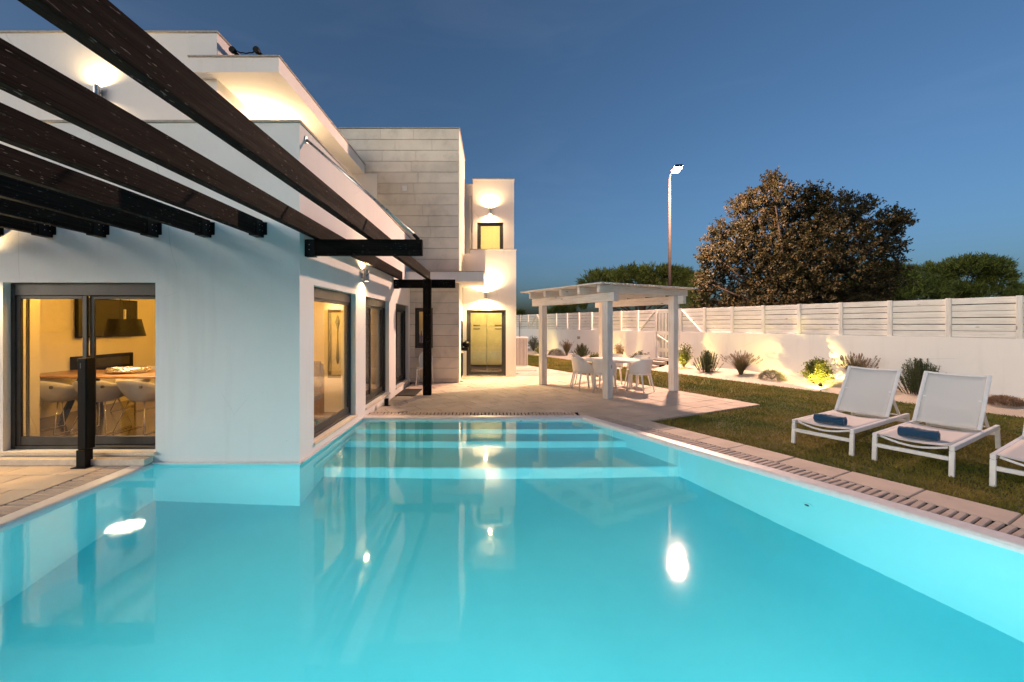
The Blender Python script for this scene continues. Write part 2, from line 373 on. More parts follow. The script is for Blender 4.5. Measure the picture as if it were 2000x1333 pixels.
n = t.noise(t.coords('Object'), 220, 2, .5); t.base(t.mix(n, (.74, .73, .72), (.80, .79, .785)), .8, spec=.2); t.link(d.outputs[0], mx.inputs[1]); t.link(t.b.outputs[0], mx.inputs[2]); t.link(mx.outputs[0], t.out.inputs[0]); M['sling'] = t.m
t = NT('blue_towel'); n = t.noise(t.coords('Object'), 150, 3, .7); t.base(t.mix(n, (.012, .045, .10), (.022, .075, .15)), .95, spec=.1).bump(n, .7, .006)
t.b.inputs['Sheen Weight'].default_value = .4; M['towel'] = t.m
def m_leaf(name, stops, rough=.55, trans=.25, nsc=.6):
    t = NT(name); r = t.rand('isl'); n = t.noise(t.world_pos(), nsc, 3, .5); c = t.ramp(r, stops)
    c = t.mix(t.mapr(n, .35, .65, 0, .55), c, tuple(x*.55 for x in stops[0][1])); t.base(c, rough, spec=.3)
    tl = t.new('BsdfTranslucent'); t.link(c, tl.inputs[0]); mx = t.new('MixShader'); mx.inputs[0].default_value = trans
    t.link(t.b.outputs[0], mx.inputs[1]); t.link(tl.outputs[0], mx.inputs[2]); t.link(mx.outputs[0], t.out.inputs[0]); return t.m
M['treeleaf'] = m_leaf('broad_leaf', [(0, (.028, .030, .012)), (.5, (.050, .046, .018)), (1, (.092, .060, .026))])
M['pineleaf'] = m_leaf('pine_needles', [(0, (.075, .105, .020)), (.5, (.125, .16, .032)), (1, (.18, .21, .05))], .6, .25)
M['rosemary'] = m_leaf('rosemary_needles', [(0, (.040, .070, .024)), (.5, (.075, .12, .040)), (1, (.12, .16, .065))], .6)
M['oat'] = m_leaf('fountain_grass_blade', [(0, (.075, .075, .035)), (.5, (.13, .115, .06)), (1, (.20, .165, .095))], .7)
M['plume'] = m_leaf('grass_plume', [(0, (.20, .13, .09)), (.5, (.28, .19, .13)), (1, (.36, .26, .18))], .9)
M['santolina'] = m_leaf('grey_santolina', [(0, (.14, .14, .10)), (.5, (.20, .20, .145)), (1, (.27, .26, .19))], .8)
M['shrubleaf'] = m_leaf('glossy_shrub_leaf', [(0, (.060, .085, .022)), (.5, (.14, .165, .040)), (1, (.25, .24, .07))], .4, .35)
M['greyleaf'] = m_leaf('grey_green_leaf', [(0, (.06, .07, .05)), (.5, (.10, .11, .08)), (1, (.15, .155, .115))], .6)
M['bark'] = m_plain('bark', (.042, .030, .023), .95, nscale=18, amp=.4, bump=.8)
t = NT('grass_blade'); n1 = t.noise(t.world_pos(), .75, 4, .6); n2 = t.noise(t.world_pos(), 3.5, 3, .6); r = t.rand('isl')
c = t.ramp(n1, [(.40, (.075, .13, .012)), (.50, (.20, .19, .026)), (.68, (.36, .26, .06))]); c = t.mix(t.mapr(r, 0, 1, 0, .5), c, (.25, .19, .05)); c = t.mix(t.mapr(n2, .4, .7, 0, .3), c, (.08, .095, .010))
t.base(c, .7, spec=.2); M['grass'] = t.m
t = NT('lawn_soil'); n = t.noise(t.world_pos(), .75, 4, .6); n2 = t.noise(t.world_pos(), 30, 4, .7)
c = t.ramp(n, [(.40, (.050, .075, .009)), (.68, (.15, .11, .028))]); c = t.mix(t.mapr(n2, .3, .7, 0, .5), c, (.07, .05, .014)); t.base(c, .95).bump(n2, .8, .02); M['soil'] = t.m
t = NT('white_gravel'); n = t.noise(t.world_pos(), 70, 4, .8); n2 = t.noise(t.world_pos(), 3, 3, .6); c = t.ramp(n, [(.25, (.26, .23, .19)), (.5, (.43, .395, .345)), (.75, (.56, .52, .465))]); c = t.mix(t.mapr(n2, .4, .7, 0, .3), c, (.42, .36, .28)); t.base(c, .95).bump(n, .8, .02); M['gravel'] = t.m
t = NT('dry_field'); n = t.noise(t.world_pos(), .4, 6, .7); t.base(t.ramp(n, [(.3, (.035, .035, .014)), (.7, (.075, .06, .028))]), .95); M['field'] = t.m

# ================================================================== SETTING
UA = (-.4776, .8786); VA = (.8786, .4776)         # garden axes: along the pool's long side (away), and across it (right)
FY, SX, STY, WY = 5.07, -2.29, 11.92, 13.30       # house front, house side, stone tower front, wing front
PFAR, PNEAR, PLEFT = 7.505, .95, -4.03            # pool inner edges
def PRX(Y): return 1.59+.5436*(7.541-Y)           # pool right inner edge
ZW = -.04
def off(p, d, ax=VA): return (p[0]+ax[0]*d, p[1]+ax[1]*d)
PR1 = (PRX(PNEAR), PNEAR); PR2 = (PRX(PFAR), PFAR)

# terrain, one sheet to the horizon with the pool pit left open
B = MB(); BX0, BX1, BY0, BY1 = -4.6, 6.4, .3, 9.2; S = 900
for (a, b, c, d) in ((-S, S, -S, BY0), (-S, S, BY1, S), (-S, BX0, BY0, BY1), (BX1, S, BY0, BY1)):
    B.add([(a,c,-.09),(b,c,-.09),(b,d,-.09),(a,d,-.09)], [(0,1,2,3)])
tag(B.build('ground', M['field']), kind='structure')

# lawn
FA = (10.73, 8.565); FD = (-.4386, .8987); FN = (-.8987, -.4386)       # garden wall line, direction, normal towards the garden
def FP(s, o=0, z=None):
    p = (FA[0]+FD[0]*s+FN[0]*o, FA[1]+FD[1]*s+FN[1]*o); return p if z is None else (p[0], p[1], z)
def s_at(x, o=0):
    r = (x-HX)/FPX; ax = FA[0]+FN[0]*o; ay = FA[1]+FN[1]*o
    return (ax-r*ay)/(r*FD[1]-FD[0])
LC = G(1270, 822); LB = G(1485, 790); LAf = G(1030, 714)
edge_o = off((1.59, 7.541), .83)
t_ = (2.0-edge_o[1])/(-UA[1]); LN = (edge_o[0]-UA[0]*t_, edge_o[1]-UA[1]*t_)
t_ = (LC[1]-edge_o[1])/(-UA[1]); LC = (edge_o[0]-UA[0]*t_, LC[1])
t_ = (-2.5-edge_o[1])/(-UA[1]); LN = (edge_o[0]-UA[0]*t_, -2.5)
lawn_poly = [LC, LN, FP(-12.5, 1.5), FP(21.5, 1.5), (LAf[0]-.25, LAf[1]+.6), LAf, LB]
B = MB(); B.add([(p[0], p[1], -.03) for p in lawn_poly], [tuple(range(len(lawn_poly)))])
o = B.build('lawn', M['soil']); tag(o, kind='structure')
def inside(px, py, poly):
    r = np.zeros(len(px), bool); n = len(poly)
    for i in range(n):
        x0, y0 = poly[i]; x1, y1 = poly[(i+1) % n]
        c = ((y0 > py) != (y1 > py)) & (px < (x1-x0)*(py-y0)/((y1-y0) or 1e-9)+x0); r ^= c
    return r
def tri_mesh(name, V, mat, per=3, kind=None, label=None, parent=None):
    "V: (N*per,3) array of separate polygons"
    V = np.ascontiguousarray(V, dtype=np.float32); nv = len(V); npl = nv//per
    me = bpy.data.meshes.new(name); me.vertices.add(nv); me.vertices.foreach_set('co', V.ravel())
    me.loops.add(nv); me.loops.foreach_set('vertex_index', np.arange(nv, dtype=np.int32))
    me.polygons.add(npl); me.polygons.foreach_set('loop_start', np.arange(0, nv, per, dtype=np.int32))
    me.update(calc_edges=True); o = link(name, me, mat, parent)
    if kind: o['kind'] = kind
    return o
N = 520000
px = rng.uniform(1.0, 13.5, N); py = 1.6*np.exp(rng.uniform(0, 1, N)*math.log(24/1.6))
k = inside(px, py, lawn_poly) & (px/np.maximum(py, .1) < 1.6) & (px/py > .02); px = px[k]; py = py[k]; n = len(px)
clump = (np.sin(px*2.1+py*1.3)+np.sin(px*5.3-py*3.9)+rng.normal(0, .8, n))*.10+1
h = rng.uniform(.016, .038, n)*clump*(1+py*.018); w = rng.uniform(.0022, .0042, n)*(1+py*.10)
a = rng.uniform(0, 2*math.pi, n); ln = rng.uniform(.2, 1.1, n)*h; b = rng.uniform(0, 2*math.pi, n)
V = np.zeros((n, 3, 3)); z0 = np.full(n, -.031)
V[:,0] = np.stack([px-np.cos(a)*w, py-np.sin(a)*w, z0], 1); V[:,1] = np.stack([px+np.cos(a)*w, py+np.sin(a)*w, z0], 1)
V[:,2] = np.stack([px+np.cos(b)*ln, py+np.sin(b)*ln, z0+h], 1)
g = tri_mesh('grass', V.reshape(-1, 3), M['grass']); tag(g, 'short dry brown and green lawn grass', 'grass', kind='stuff')

# gravel planting bed rising to the garden wall
B = MB()
def bedz(s, o): return -.045+.20*max(0, min(1, (1.5-o)/1.5))**.8+.02*math.sin(s*2.3+o*3)*(1 if o < 1.4 else 0)
B.grid(lambda u, v: FP(-12+u*34, 1.56*(1-v)+.06*math.sin(u*70)*(1-v)-.08*v, bedz(-12+u*34, 1.5*(1-v)+.02)), 150, 10)
o = B.build('garden_bed', M['gravel'], smooth=True); tag(o, kind='structure')

# paving: base sheets and single slabs
pav_main = [(-2.2, 7.935), None, LB, LAf, (1.0, 17.6), (-2.2, 17.6)]
tt = (7.935-LC[1])/(LB[1]-LC[1]); pav_main[1] = (LC[0]+(LB[0]-LC[0])*tt, 7.935)
go = off((1.59, 7.541), .425); tg = (7.935-go[1])/UA[1]; Q1 = (go[0]+UA[0]*tg, 7.935); Q2 = (LC[0]-VA[0]*.405, LC[1]-VA[1]*.405)
pav_tri = [Q1, Q2, LC, pav_main[1]]
B = MB()
for pl in (pav_main, pav_tri): B.add([(p[0], p[1], -.028) for p in pl], [tuple(range(len(pl)))])
patio = B.build('patio', M['joint']); tag(patio, kind='structure')
def lay(poly, parent, ux, uy, sx, sy, origin, run=.5, gap=.006, keep=None, mat=M['paver']):
    xs = [(p[0]-origin[0])*ux[0]+(p[1]-origin[1])*ux[1] for p in poly]; ys = [(p[0]-origin[0])*uy[0]+(p[1]-origin[1])*uy[1] for p in poly]
    full = {}
    j = math.floor(min(ys)/sy)
    while j*sy < max(ys):
        i = math.floor(min(xs)/sx)-1
        while i*sx < max(xs)+sx:
            x0 = i*sx+(run*sx if j % 2 else 0); y0 = j*sy
            q = [(x0+gap, y0+gap), (x0+sx-gap, y0+gap), (x0+sx-gap, y0+sy-gap), (x0+gap, y0+sy-gap)]
            W = [(origin[0]+ux[0]*a+uy[0]*b, origin[1]+ux[1]*a+uy[1]*b) for a, b in q]
            c = clip_poly(W, poly); i += 1
            if len(c) < 3 or area(c) < .012: continue
            cx = sum(p[0] for p in c)/len(c); cyy = sum(p[1] for p in c)/len(c)
            if keep and not keep(cx, cyy): continue
            dz = random.uniform(-.0025, .0015)
            if abs(area(c)-area(W)) < 1e-4:
                if 'm' not in full:
                    full['m'] = MB().prism([(p[0]-cx, p[1]-cyy) for p in W], -.026, 0, .004).mesh('paving_slab')
                ob = link('paving_slab', full['m'], mat, parent); ob.location = (cx, cyy, dz)
            else:
                ob = MB().prism([(p[0]-cx, p[1]-cyy) for p in c], -.026, 0, .004).build('paving_slab', mat, parent); ob.location = (cx, cyy, dz)
        j += 1
keepf = lambda x, y: not (y > STY+.2 and x < -1.1) and not (y > WY+.25 and x < .6) and x/y < .68
lay(pav_main, patio, VA, UA, .60, .40, LB, keep=keepf); lay(pav_tri, patio, VA, UA, .60, .40, LB)
# slabs between grille and lawn
t0 = 0
B = MB(); a0 = off((1.59, 7.541), .42); e = lambda d, s: (1.59+VA[0]*d-UA[0]*s, 7.541+VA[1]*d-UA[1]*s)
sC = (LC[0]-edge_o[0])/(-UA[0]); sN = 10.5
q = [e(.42, sC), e(.42, sN), e(.83, sN), e(.83, sC)]; B.add([(p[0], p[1], -.028) for p in q], [(0,1,2,3)])
edging = B.build('pool_side_path', M['joint']); tag(edging, kind='structure')
s_ = sC
while s_ < 9.5:
    L = random.uniform(.44, .62); MB().prism([e(.426, s_+.006), e(.426, s_+L-.006), e(.826, s_+L-.006), e(.826, s_+.006)][::-1] if False else [e(.426, s_+.006), e(.426, s_+L-.006), e(.826+random.uniform(-.012, .006), s_+L-.006), e(.826+random.uniform(-.012, .006), s_+.006)], -.026, random.uniform(-.003, .001), .006).build('paving_slab', M['paver'], edging, recalc=True); s_ += L
# terrace left of the pool and deck on the camera side
ter = [(-12, -3.5), (-4.455, -3.5), (-4.455, FY-.02), (-12, FY-.02)]
B = MB(); B.add([(p[0], p[1], -.028) for p in ter], [(0,1,2,3)]); tl = B.build('terrace', M['joint']); tag(tl, kind='structure')
lay(ter, tl, (1,0), (0,1), .62, .41, (-4.455, FY-.02), keep=lambda x, y: y > 1.2 and x > -8.2)
B = MB(); dk = [(-4.455, -3.5), (LN[0]-.9, -3.5), (PR1[0]+.42, PNEAR-.425), (-4.455, PNEAR-.425)]; B.add([(p[0], p[1], -.004) for p in dk], [(0,1,2,3)]); tag(B.build('pool_deck', M['paver']), kind='structure')

# ------------------------------------------------------------------ swimming pool
pool = thing('swimming_pool', 'lit turquoise swimming pool with steps, running up against the white house', 'pool', (0, 4, 0), world=True)
e5 = .006
inner = [(PLEFT, PNEAR), PR1, PR2, (SX+e5, PFAR), (SX+e5, FY-e5), (PLEFT, FY-e5)]
def depth(Y): return -(1.18+.17*max(0, 5.77-Y))
B = MB()
for i in range(6):
    p = inner[i]; q = inner[(i+1) % 6]; n = 8
    for k in range(n):
        a = (p[0]+(q[0]-p[0])*k/n, p[1]+(q[1]-p[1])*k/n); b = (p[0]+(q[0]-p[0])*(k+1)/n, p[1]+(q[1]-p[1])*(k+1)/n)
        top = -.012 if i in (3, 4) else -.06
        B.add([(a[0],a[1],-2.6),(b[0],b[1],-2.6),(b[0],b[1],top),(a[0],a[1],top)], [(3,2,1,0)])
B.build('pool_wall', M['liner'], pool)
B = MB(); Yb = [PNEAR-.1, 2, 3, 4, 5, 5.77, 8]
for k in range(len(Yb)-1):
    B.add([(PLEFT-.1,Yb[k],depth(Yb[k])),(5.6,Yb[k],depth(Yb[k])),(5.6,Yb[k+1],depth(Yb[k+1])),(PLEFT-.1,Yb[k+1],depth(Yb[k+1]))], [(0,1,2,3)])
B.build('pool_floor', M['absorbliner'], pool)
for (y0, z) in ((7.045, -.262), (6.614, -.533), (5.769, -.829)):
    MB().box(SX-.01, PRX(y0)+.3, y0, PFAR+.02+z*.02, -1.6, z).build('pool_step', M['liner'], pool, bevel=.018, seg=3)
def sweep(path, prof, closed=False):
    "path of points with the outside on its left; prof: (offset outwards, z)"
    n = len(path); rows = []
    for i, p in enumerate(path):
        d0 = Vector((path[i][0]-path[max(i-1,0)][0], path[i][1]-path[max(i-1,0)][1])); d1 = Vector((path[min(i+1,n-1)][0]-path[i][0], path[min(i+1,n-1)][1]-path[i][1]))
        if i == 0: d0 = d1
        if i == n-1: d1 = d0
        d0.normalize(); d1.normalize(); n0 = Vector((-d0.y, d0.x)); n1 = Vector((-d1.y, d1.x)); m = (n0+n1); m.normalize(); sc = 1/max(.3, m.dot(n0))
        rows.append([(p[0]+m.x*sc*a, p[1]+m.y*sc*a, z) for a, z in prof])
    B = MB(); k = len(prof)
    for i in range(n-1):
        for j in range(k-1): B.add([rows[i][j], rows[i][j+1], rows[i+1][j+1], rows[i+1][j]], [(0,1,2,3)])
    return B
lip = [(-.004, -.11), (-.004, -.03), (.003, -.012), (.02, -.002), (.04, .0), (.14, .004), (.158, .0), (.163, -.012), (.163, -.12)]
P_far = [(SX+e5, PFAR), PR2, PR1, (PLEFT, PNEAR), (PLEFT, FY-e5)]
# the path runs clockwise seen from above, so its left is the outside of the pool
sweep(P_far, lip).build('coping', M['linerlip'], pool, smooth=False, recalc=True)
sweep(P_far, [(.163, -.05), (.425, -.05), (.425, -.01)]).build('overflow_channel', M['channel'], pool, recalc=True)
# thin white ledge where the house stands in the water
MB().box(SX-.03, SX+.035, FY-.035, PFAR, -.014, .006).box(PLEFT, SX+.035, FY-.036, FY+.02, -.0145, .0055).build('wall_ledge', M['linerlip'], pool)
grille = sub('overflow_grille', pool)
def slats(p, d, o, L, pitch=.067, limit=lambda p: True):
    "bars laid across a channel that starts at p and runs along d; o is the outward direction"
    ang = math.atan2(o[1], o[0])
    n = int(L/pitch)
    for i in range(n):
        c = (p[0]+d[0]*(i+.5)*pitch+o[0]*.294, p[1]+d[1]*(i+.5)*pitch+o[1]*.294)
        if not limit(c): continue
        ob = link('slat', slat_me, M['slat'], grille); ob.location = (c[0], c[1], random.uniform(-.004, .001)); ob.rotation_euler = (0, 0, ang+random.uniform(-.05, .05))
slat_me = MB().box(-.124, .124, -.0258, .0258, -.028, 0).mesh('slat', bevel=.007); slat_me.materials.append(M['slat'])
seen = lambda c: c[1] > PNEAR-.3
slats(e(0, .12), (-UA[0], -UA[1]), VA, 7.35, limit=seen)
slats((SX+.03, PFAR), (1, 0), (0, 1), PR2[0]-SX-.03, limit=seen)
slats((PLEFT, FY-.05), (0, -1), (-1, 0), 3.9, limit=seen)
cA = (PR2[0]+.005, PFAR+.168); cB = (PR2[0]+.005, PFAR+.423); mm = Vector((VA[0], VA[1]+1)).normalized(); ms = 1/mm.dot(Vector((0, 1)))
cC = (PR2[0]+mm.x*ms*.423, PFAR+mm.y*ms*.423); cF = (PR2[0]+mm.x*ms*.168, PFAR+mm.y*ms*.168); s0 = .155
MB().prism([cA, cF, e(.168, s0), e(.423, s0), cC, cB], -.03, -.001, .005).build('corner_slab', M['paver'], pool, recalc=True)
# round fittings in the pool walls
def fitting(c, nrm):
    nrm = Vector(nrm); c = Vector(c)
    root = MB().tube([c, c+nrm*.012], .055, 20).build('return_inlet', M['liner'], pool, recalc=True)
    MB().tube([c+nrm*.012, c+nrm*.017], .022, 14).build('nozzle', M['frame'], root, recalc=True)
fitting((3.286, 4.42, -.60), (-VA[0], -VA[1], 0)); fitting((-1.13, PFAR, -.14), (0, -1, 0)); fitting((.52, PFAR, -.14), (0, -1, 0))
# underwater lamps in the near and left walls
for (c, nr, k) in (((-2.4, PNEAR, -.60), (0, 1, 0), 1.2), ((-.1, PNEAR, -.60), (0, 1, 0), 1.3), ((2.3, PNEAR, -.60), (0, 1, 0), 1.0)):
    c = Vector(c); nr = Vector(nr)
    r_ = MB().tube([c, c+nr*.03], .13, 24).build('underwater_lamp', M['linerlip'], pool, recalc=True)
    MB().tube([c+nr*.03, c+nr*.036], .10, 24).build('lens', M['poolbulb'], r_, recalc=True)
    l = lamp('AREA', 'lamp_light', r_, c+nr*.05, W_POOL*k, POOL_C, size=.2); l.rotation_euler = (nr+Vector((.45, 0, .03))).to_track_quat('-Z', 'Y').to_euler()
# water
wp = [(PLEFT-.004, PNEAR-.004), (PR1[0]+.006, PNEAR-.004), (PR2[0]+.004, PFAR+.004), (SX+.002, PFAR+.004), (SX+.002, FY-.002), (PLEFT-.004, FY-.002)]
B = MB(); B.add([(p[0], p[1], ZW) for p in wp], [tuple(range(6))]); o = B.build('water', M['water']); tag(o, kind='structure')

# ------------------------------------------------------------------ house
house = thing('house', 'white modern villa with stone tower and flat roofs beside the pool', 'house', (-7, 9, 0), world=True)
DX0, DX1, DZ0, DZ1 = -5.83, -4.01, .13, 2.145
W1 = (5.478, 7.17); W2 = (7.73, 9.50); W3 = (10.16, 11.72); WZ0, WZ1 = .12, 2.15
B = MB(); wall_cells('y', B, FY, FY+.25, (-14, SX), (-2.6, 4.05), [(DX0, DX1, DZ0, DZ1)]); B.build('front_wall', M['stucco'], house)
B = MB(); wall_cells('x', B, SX, SX-.25, (FY+.25, STY), (-2.6, 4.05), [(*W1, WZ0, WZ1), (*W2, WZ0, WZ1), (*W3, WZ0, WZ1)]); B.build('side_wall', M['stucco'], house, recalc=True)
B = MB(); B.box(-14, SX+.02, FY-.02, FY+.27, 4.05, 4.075); B.box(SX-.27, SX+.0201, FY+.27, STY, 4.05, 4.0752); B.build('parapet_cap', M['cap'], house)
B = MB(); B.box(-14, SX-.25, FY+.25, 14.2, 2.72, 3.15); B.build('terrace_slab', M['plaster'], house)
MB().box(-14, -13.75, FY+.25, 14.2, -.1, 2.72).box(-13.75, -4.3, 14.0, 14.2, -.1, 2.72).build('rear_wall', M['stucco'], house)
MB().box(-13.7, SX-.25, FY+.25, 14.0, -.12, .10).build('interior_floor', M['woodfloor'], house)
B = MB(); B.box(-7.6, -7.4, FY+.25, 10.0, .10, 2.72); B.box(-7.4, SX-.25, 9.75, 9.9, .10, 2.72); B.box(-2.94, SX-.25, 7.47, 7.58, .10, 2.72); B.box(-6.8, -5.90, FY+.36, FY+.48, .10, 2.72); B.build('partition_wall', M['plaster'], house)
# upper floor
UBX, UBY = -4.71, 7.29
MB().box(-14, UBX, UBY, 13.0, 3.15, 6.64).build('upper_wall', M['stucco'], house)
MB().box(-14, UBX+.02, UBY-.02, 13.0, 6.64, 6.67).build('parapet_cap', M['cap'], house)
MB().box(-5.04, -3.55, 7.09, STY, 5.85, 6.10).build('terrace_roof', M['stucco'], house)
MB().box(-5.06, -3.53, 7.07, STY, 6.10, 6.125).build('parapet_cap', M['cap'], house)
MB().box(-4.3, -3.2, STY-.02, STY+.12, 3.15, 5.85).build('terrace_end_wall', M['stucco'], house)
# stone tower
tower = sub('stone_tower', house)
TX0, TX1, TY1, TZ = -4.3, -.905, 14.3, 7.13
WN = (-2.15, -1.65, .97, 2.095)
B = MB(); wall_cells('y', B, STY+.03, STY+.25, (TX0, TX1-.03), (0, TZ), [WN]); B.build('tower_wall', M['mortar'], tower)
MB().box(TX1-.25, TX1-.03, STY+.25, TY1, 0, TZ).box(TX0, TX1-.25, TY1-.2, TY1, 0, TZ).box(TX0, TX0+.2, STY+.25, TY1-.2, 3, TZ).box(TX0+.2, TX1-.25, STY+.25, TY1-.2, TZ-.2, TZ-.02).build('tower_core', M['mortar'], tower)
MB().box(TX0, TX1+.02, STY-.02, TY1, TZ, TZ+.025).build('tower_cap', M['cap'], tower)
def rect_minus(r, h):
    x0, x1, z0, z1 = r; a0, a1, b0, b1 = h
    if a1 <= x0 or a0 >= x1 or b1 <= z0 or b0 >= z1: return [r]
    out = []
    if a0 > x0: out.append((x0, a0, z0, z1))
    if a1 < x1: out.append((a1, x1, z0, z1))
    m0, m1 = max(x0, a0), min(x1, a1)
    if b0 > z0: out.append((m0, m1, z0, b0))
    if b1 < z1: out.append((m0, m1, b1, z1))
    return out
CH = .3055; nc = 24
for c in range(nc):
    z1 = TZ-.002-c*CH; z0 = max(.002, z1-CH)
    if z1 < .02: break
    x = TX1
    while x > TX0:
        L = random.uniform(.75, 1.35); xa = max(TX0, x-L); z_ = (z0+z1)/2
        for r in rect_minus((xa, x, z0, z1), WN):
            if r[1] < SX and r[3] < 4.0: continue
            if r[1]-r[0] < .03 or r[3]-r[2] < .02: continue
            MB().box(r[0]+.002, r[1]-.002, STY-random.uniform(.0, .004), STY+.03, r[2]+.005, r[3]-.005).build('stone_block', M['limestone'], tower, bevel=.006)
        x = xa
    if z0 > 2.9:
        y = STY+.031
        while y < TY1:
            L = random.uniform(.8, 1.2); yb = min(TY1, y+L)
            MB().box(TX1-.03, TX1+random.uniform(-.003, .001), y+.002, yb-.002, z0+.005, z1-.005).build('stone_block', M['limestone'], tower, bevel=.006); y = yb
MB().box(TX1-.03, TX1-.002, STY+.034, WY, 0, 2.8).build('tower_side_plaster', M['stucco'], house)
vent = MB().box(-2.50, -2.36, STY-.02, STY-.004, 5.38, 5.52).build('wall_vent', M['plastic'], tower, bevel=.006)
# canopy over the kitchen door
MB().box(SX+.0, -.21, 11.35, STY-.005, 2.79, 3.04).box(TX1-.0015, -.21, STY-.005, WY-.002, 2.79, 3.04).build('canopy', M['stucco'], house)
MB().box(SX+.0, -.19, 11.33, STY-.005, 3.04, 3.058).box(TX1-.0015, -.19, STY-.005, WY-.002, 3.04, 3.058).build('parapet_cap', M['cap'], house)
# kitchen wing
KX0, KX1 = TX1+.012, .77; KD = (-.785, .449, .02, 2.085)
B = MB(); wall_cells('y', B, WY, WY+.22, (KX0, KX1), (0, 2.81), [KD]); B.box(-.66, KX1, WY, WY+.22, 2.81, 3.97); B.box(KX0, -.66, WY+.25, WY+.4, 2.81, 3.88); B.box(KX1-.22, KX1, WY+.22, 18.0, 0, 3.97); B.box(KX0-.1, KX1-.22, 17.8, 18, 0, 3.97); B.box(KX0, KX1-.22, WY+.22, 17.8, 2.62, 3.0); B.build('wing_wall', M['stucco'], house)
MB().box(-.68, KX1+.02, WY-.02, WY+.24, 3.97, 3.992).box(KX1-.24, KX1+.0202, WY+.24, 18.0, 3.97, 3.9922).build('parapet_cap', M['cap'], house)
MB().box(KX0, KX1-.22, WY+.22, 17.8, -.1, .015).build('interior_floor', M['woodfloor'], house)
UX0, UX1, UY = -.635, .766, 14.45; UW = (-.487, .40, 3.05, 5.10)
B = MB(); wall_cells('y', B, UY, UY+.22, (UX0, UX1), (3.0, 6.56), [UW]); B.box(UX1-.22, UX1, UY+.22, 18.0, 3.97, 6.56); B.box(UX0, UX0+.2, UY+.22, 17.8, 3.0, 6.56); B.box(UX0, UX1-.22, 17.8, 18, 3, 6.56); B.box(UX0+.2, UX1-.22, UY+.22, 17.8, 6.2, 6.4); B.box(-.905, UX0, UY+.22, UY+.4, 3.0, 6.48); B.build('upper_wing_wall', M['stucco'], house)
MB().box(UX0-.02, UX1+.02, UY-.02, 18.0, 6.56, 6.585).build('parapet_cap', M['cap'], house)
MB().tube([(-.72, UY+.17, 3.0), (-.72, UY+.17, 6.05)], .04, 12).build('downpipe', M['plastic'], house, smooth=True)
# openings: each window is a part with frame, panes and sill
def slider(name, plane, u0, u1, z0, z1, t, nout, mull, sill_to=None, head=.15, wall_t=None, leaf=.055):
    """window in plane at t (frame centre), nout=+1/-1 outward sign along the thickness axis"""
    root = sub(name, house)
    P = (lambda a, b, c, d, e_, f: (a, b, c, d, e_, f)) if plane == 'y' else (lambda a, b, c, d, e_, f: (c, d, a, b, e_, f))
    def bx(mb, ua, ub, ta, tb, za, zb): return mb.box(*P(ua, ub, min(ta, tb), max(ta, tb), za, zb))
    d = .05
    B = MB(); bx(B, u0, u0+.05, t-d, t+d, z0, z1); bx(B, u1-.05, u1, t-d, t+d, z0, z1); bx(B, u0+.05, u1-.05, t-d, t+d, z1-head, z1); bx(B, u0+.05, u1-.05, t-d, t+d, z0, z0+.04); B.build('outer_frame', M['frame'], root, bevel=.004)
    edges = [u0+.05]+mull+[u1-.05]
    for i in range(len(edges)-1):
        ua, ub = edges[i], edges[i+1]; tc = t+nout*(.018 if i % 2 == 0 else -.018)
        B = MB(); lo = z0+.042; hi = z1-head-.002; bt = .105
        bx(B, ua, ua+leaf, tc-.016, tc+.016, lo, hi); bx(B, ub-leaf, ub, tc-.016, tc+.016, lo, hi); bx(B, ua+leaf, ub-leaf, tc-.016, tc+.016, lo, lo+bt); bx(B, ua+leaf, ub-leaf, tc-.016, tc+.016, hi-.04, hi); B.build('sash', M['frame'], root, bevel=.004)
        B = MB(); bx(B, ua+leaf, ub-leaf, tc-.004, tc+.004, lo+bt, hi-.04); B.build('pane', M['glass'], root)
    if sill_to is not None:
        B = MB(); bx(B, u0-.02, u1+.02, t, sill_to, z0-.035, z0-.002); B.build('sill', M['sill'], root, bevel=.004)
    return root
slider('sliding_door', 'y', DX0, DX1, DZ0, DZ1, FY+.13, -1, [XatD(170, FY+.1)], FY-.045)
slider('picture_window', 'x', W1[0], W1[1], WZ0, WZ1, SX-.13, 1, [], SX+.03, leaf=.05)
slider('sliding_window', 'x', W2[0], W2[1], WZ0, WZ1, SX-.13, 1, [8.42], SX+.03)
slider('sliding_window', 'x', W3[0], W3[1], WZ0, WZ1, SX-.13, 1, [10.75], SX+.03)
slider('tower_window', 'y', WN[0], WN[1], WN[2], WN[3], STY+.10, -1, [], STY-.04, head=.06)
slider('kitchen_door', 'y', KD[0], KD[1], KD[2], KD[3], WY+.08, -1, [], None, head=.05, leaf=.08)
slider('upper_door', 'y', UW[0], UW[1], UW[2], UW[3], UY+.08, -1, [], None, head=.07, leaf=.07)
MB().box(KD[0]-.03, KD[1]+.03, WY-.03, WY+.1, .002, .018).build('door_step', M['sill'], house, bevel=.004)
MB().box(DX0-.3, DX1-.02, FY-.14, FY-.002, .002, .075).build('door_step', M['sill'], house, bevel=.005)
# room behind the tower window
MB().box(-2.5, -1.2, 12.7, 12.8, 0, 3).build('partition_wall', M['plaster'], house)
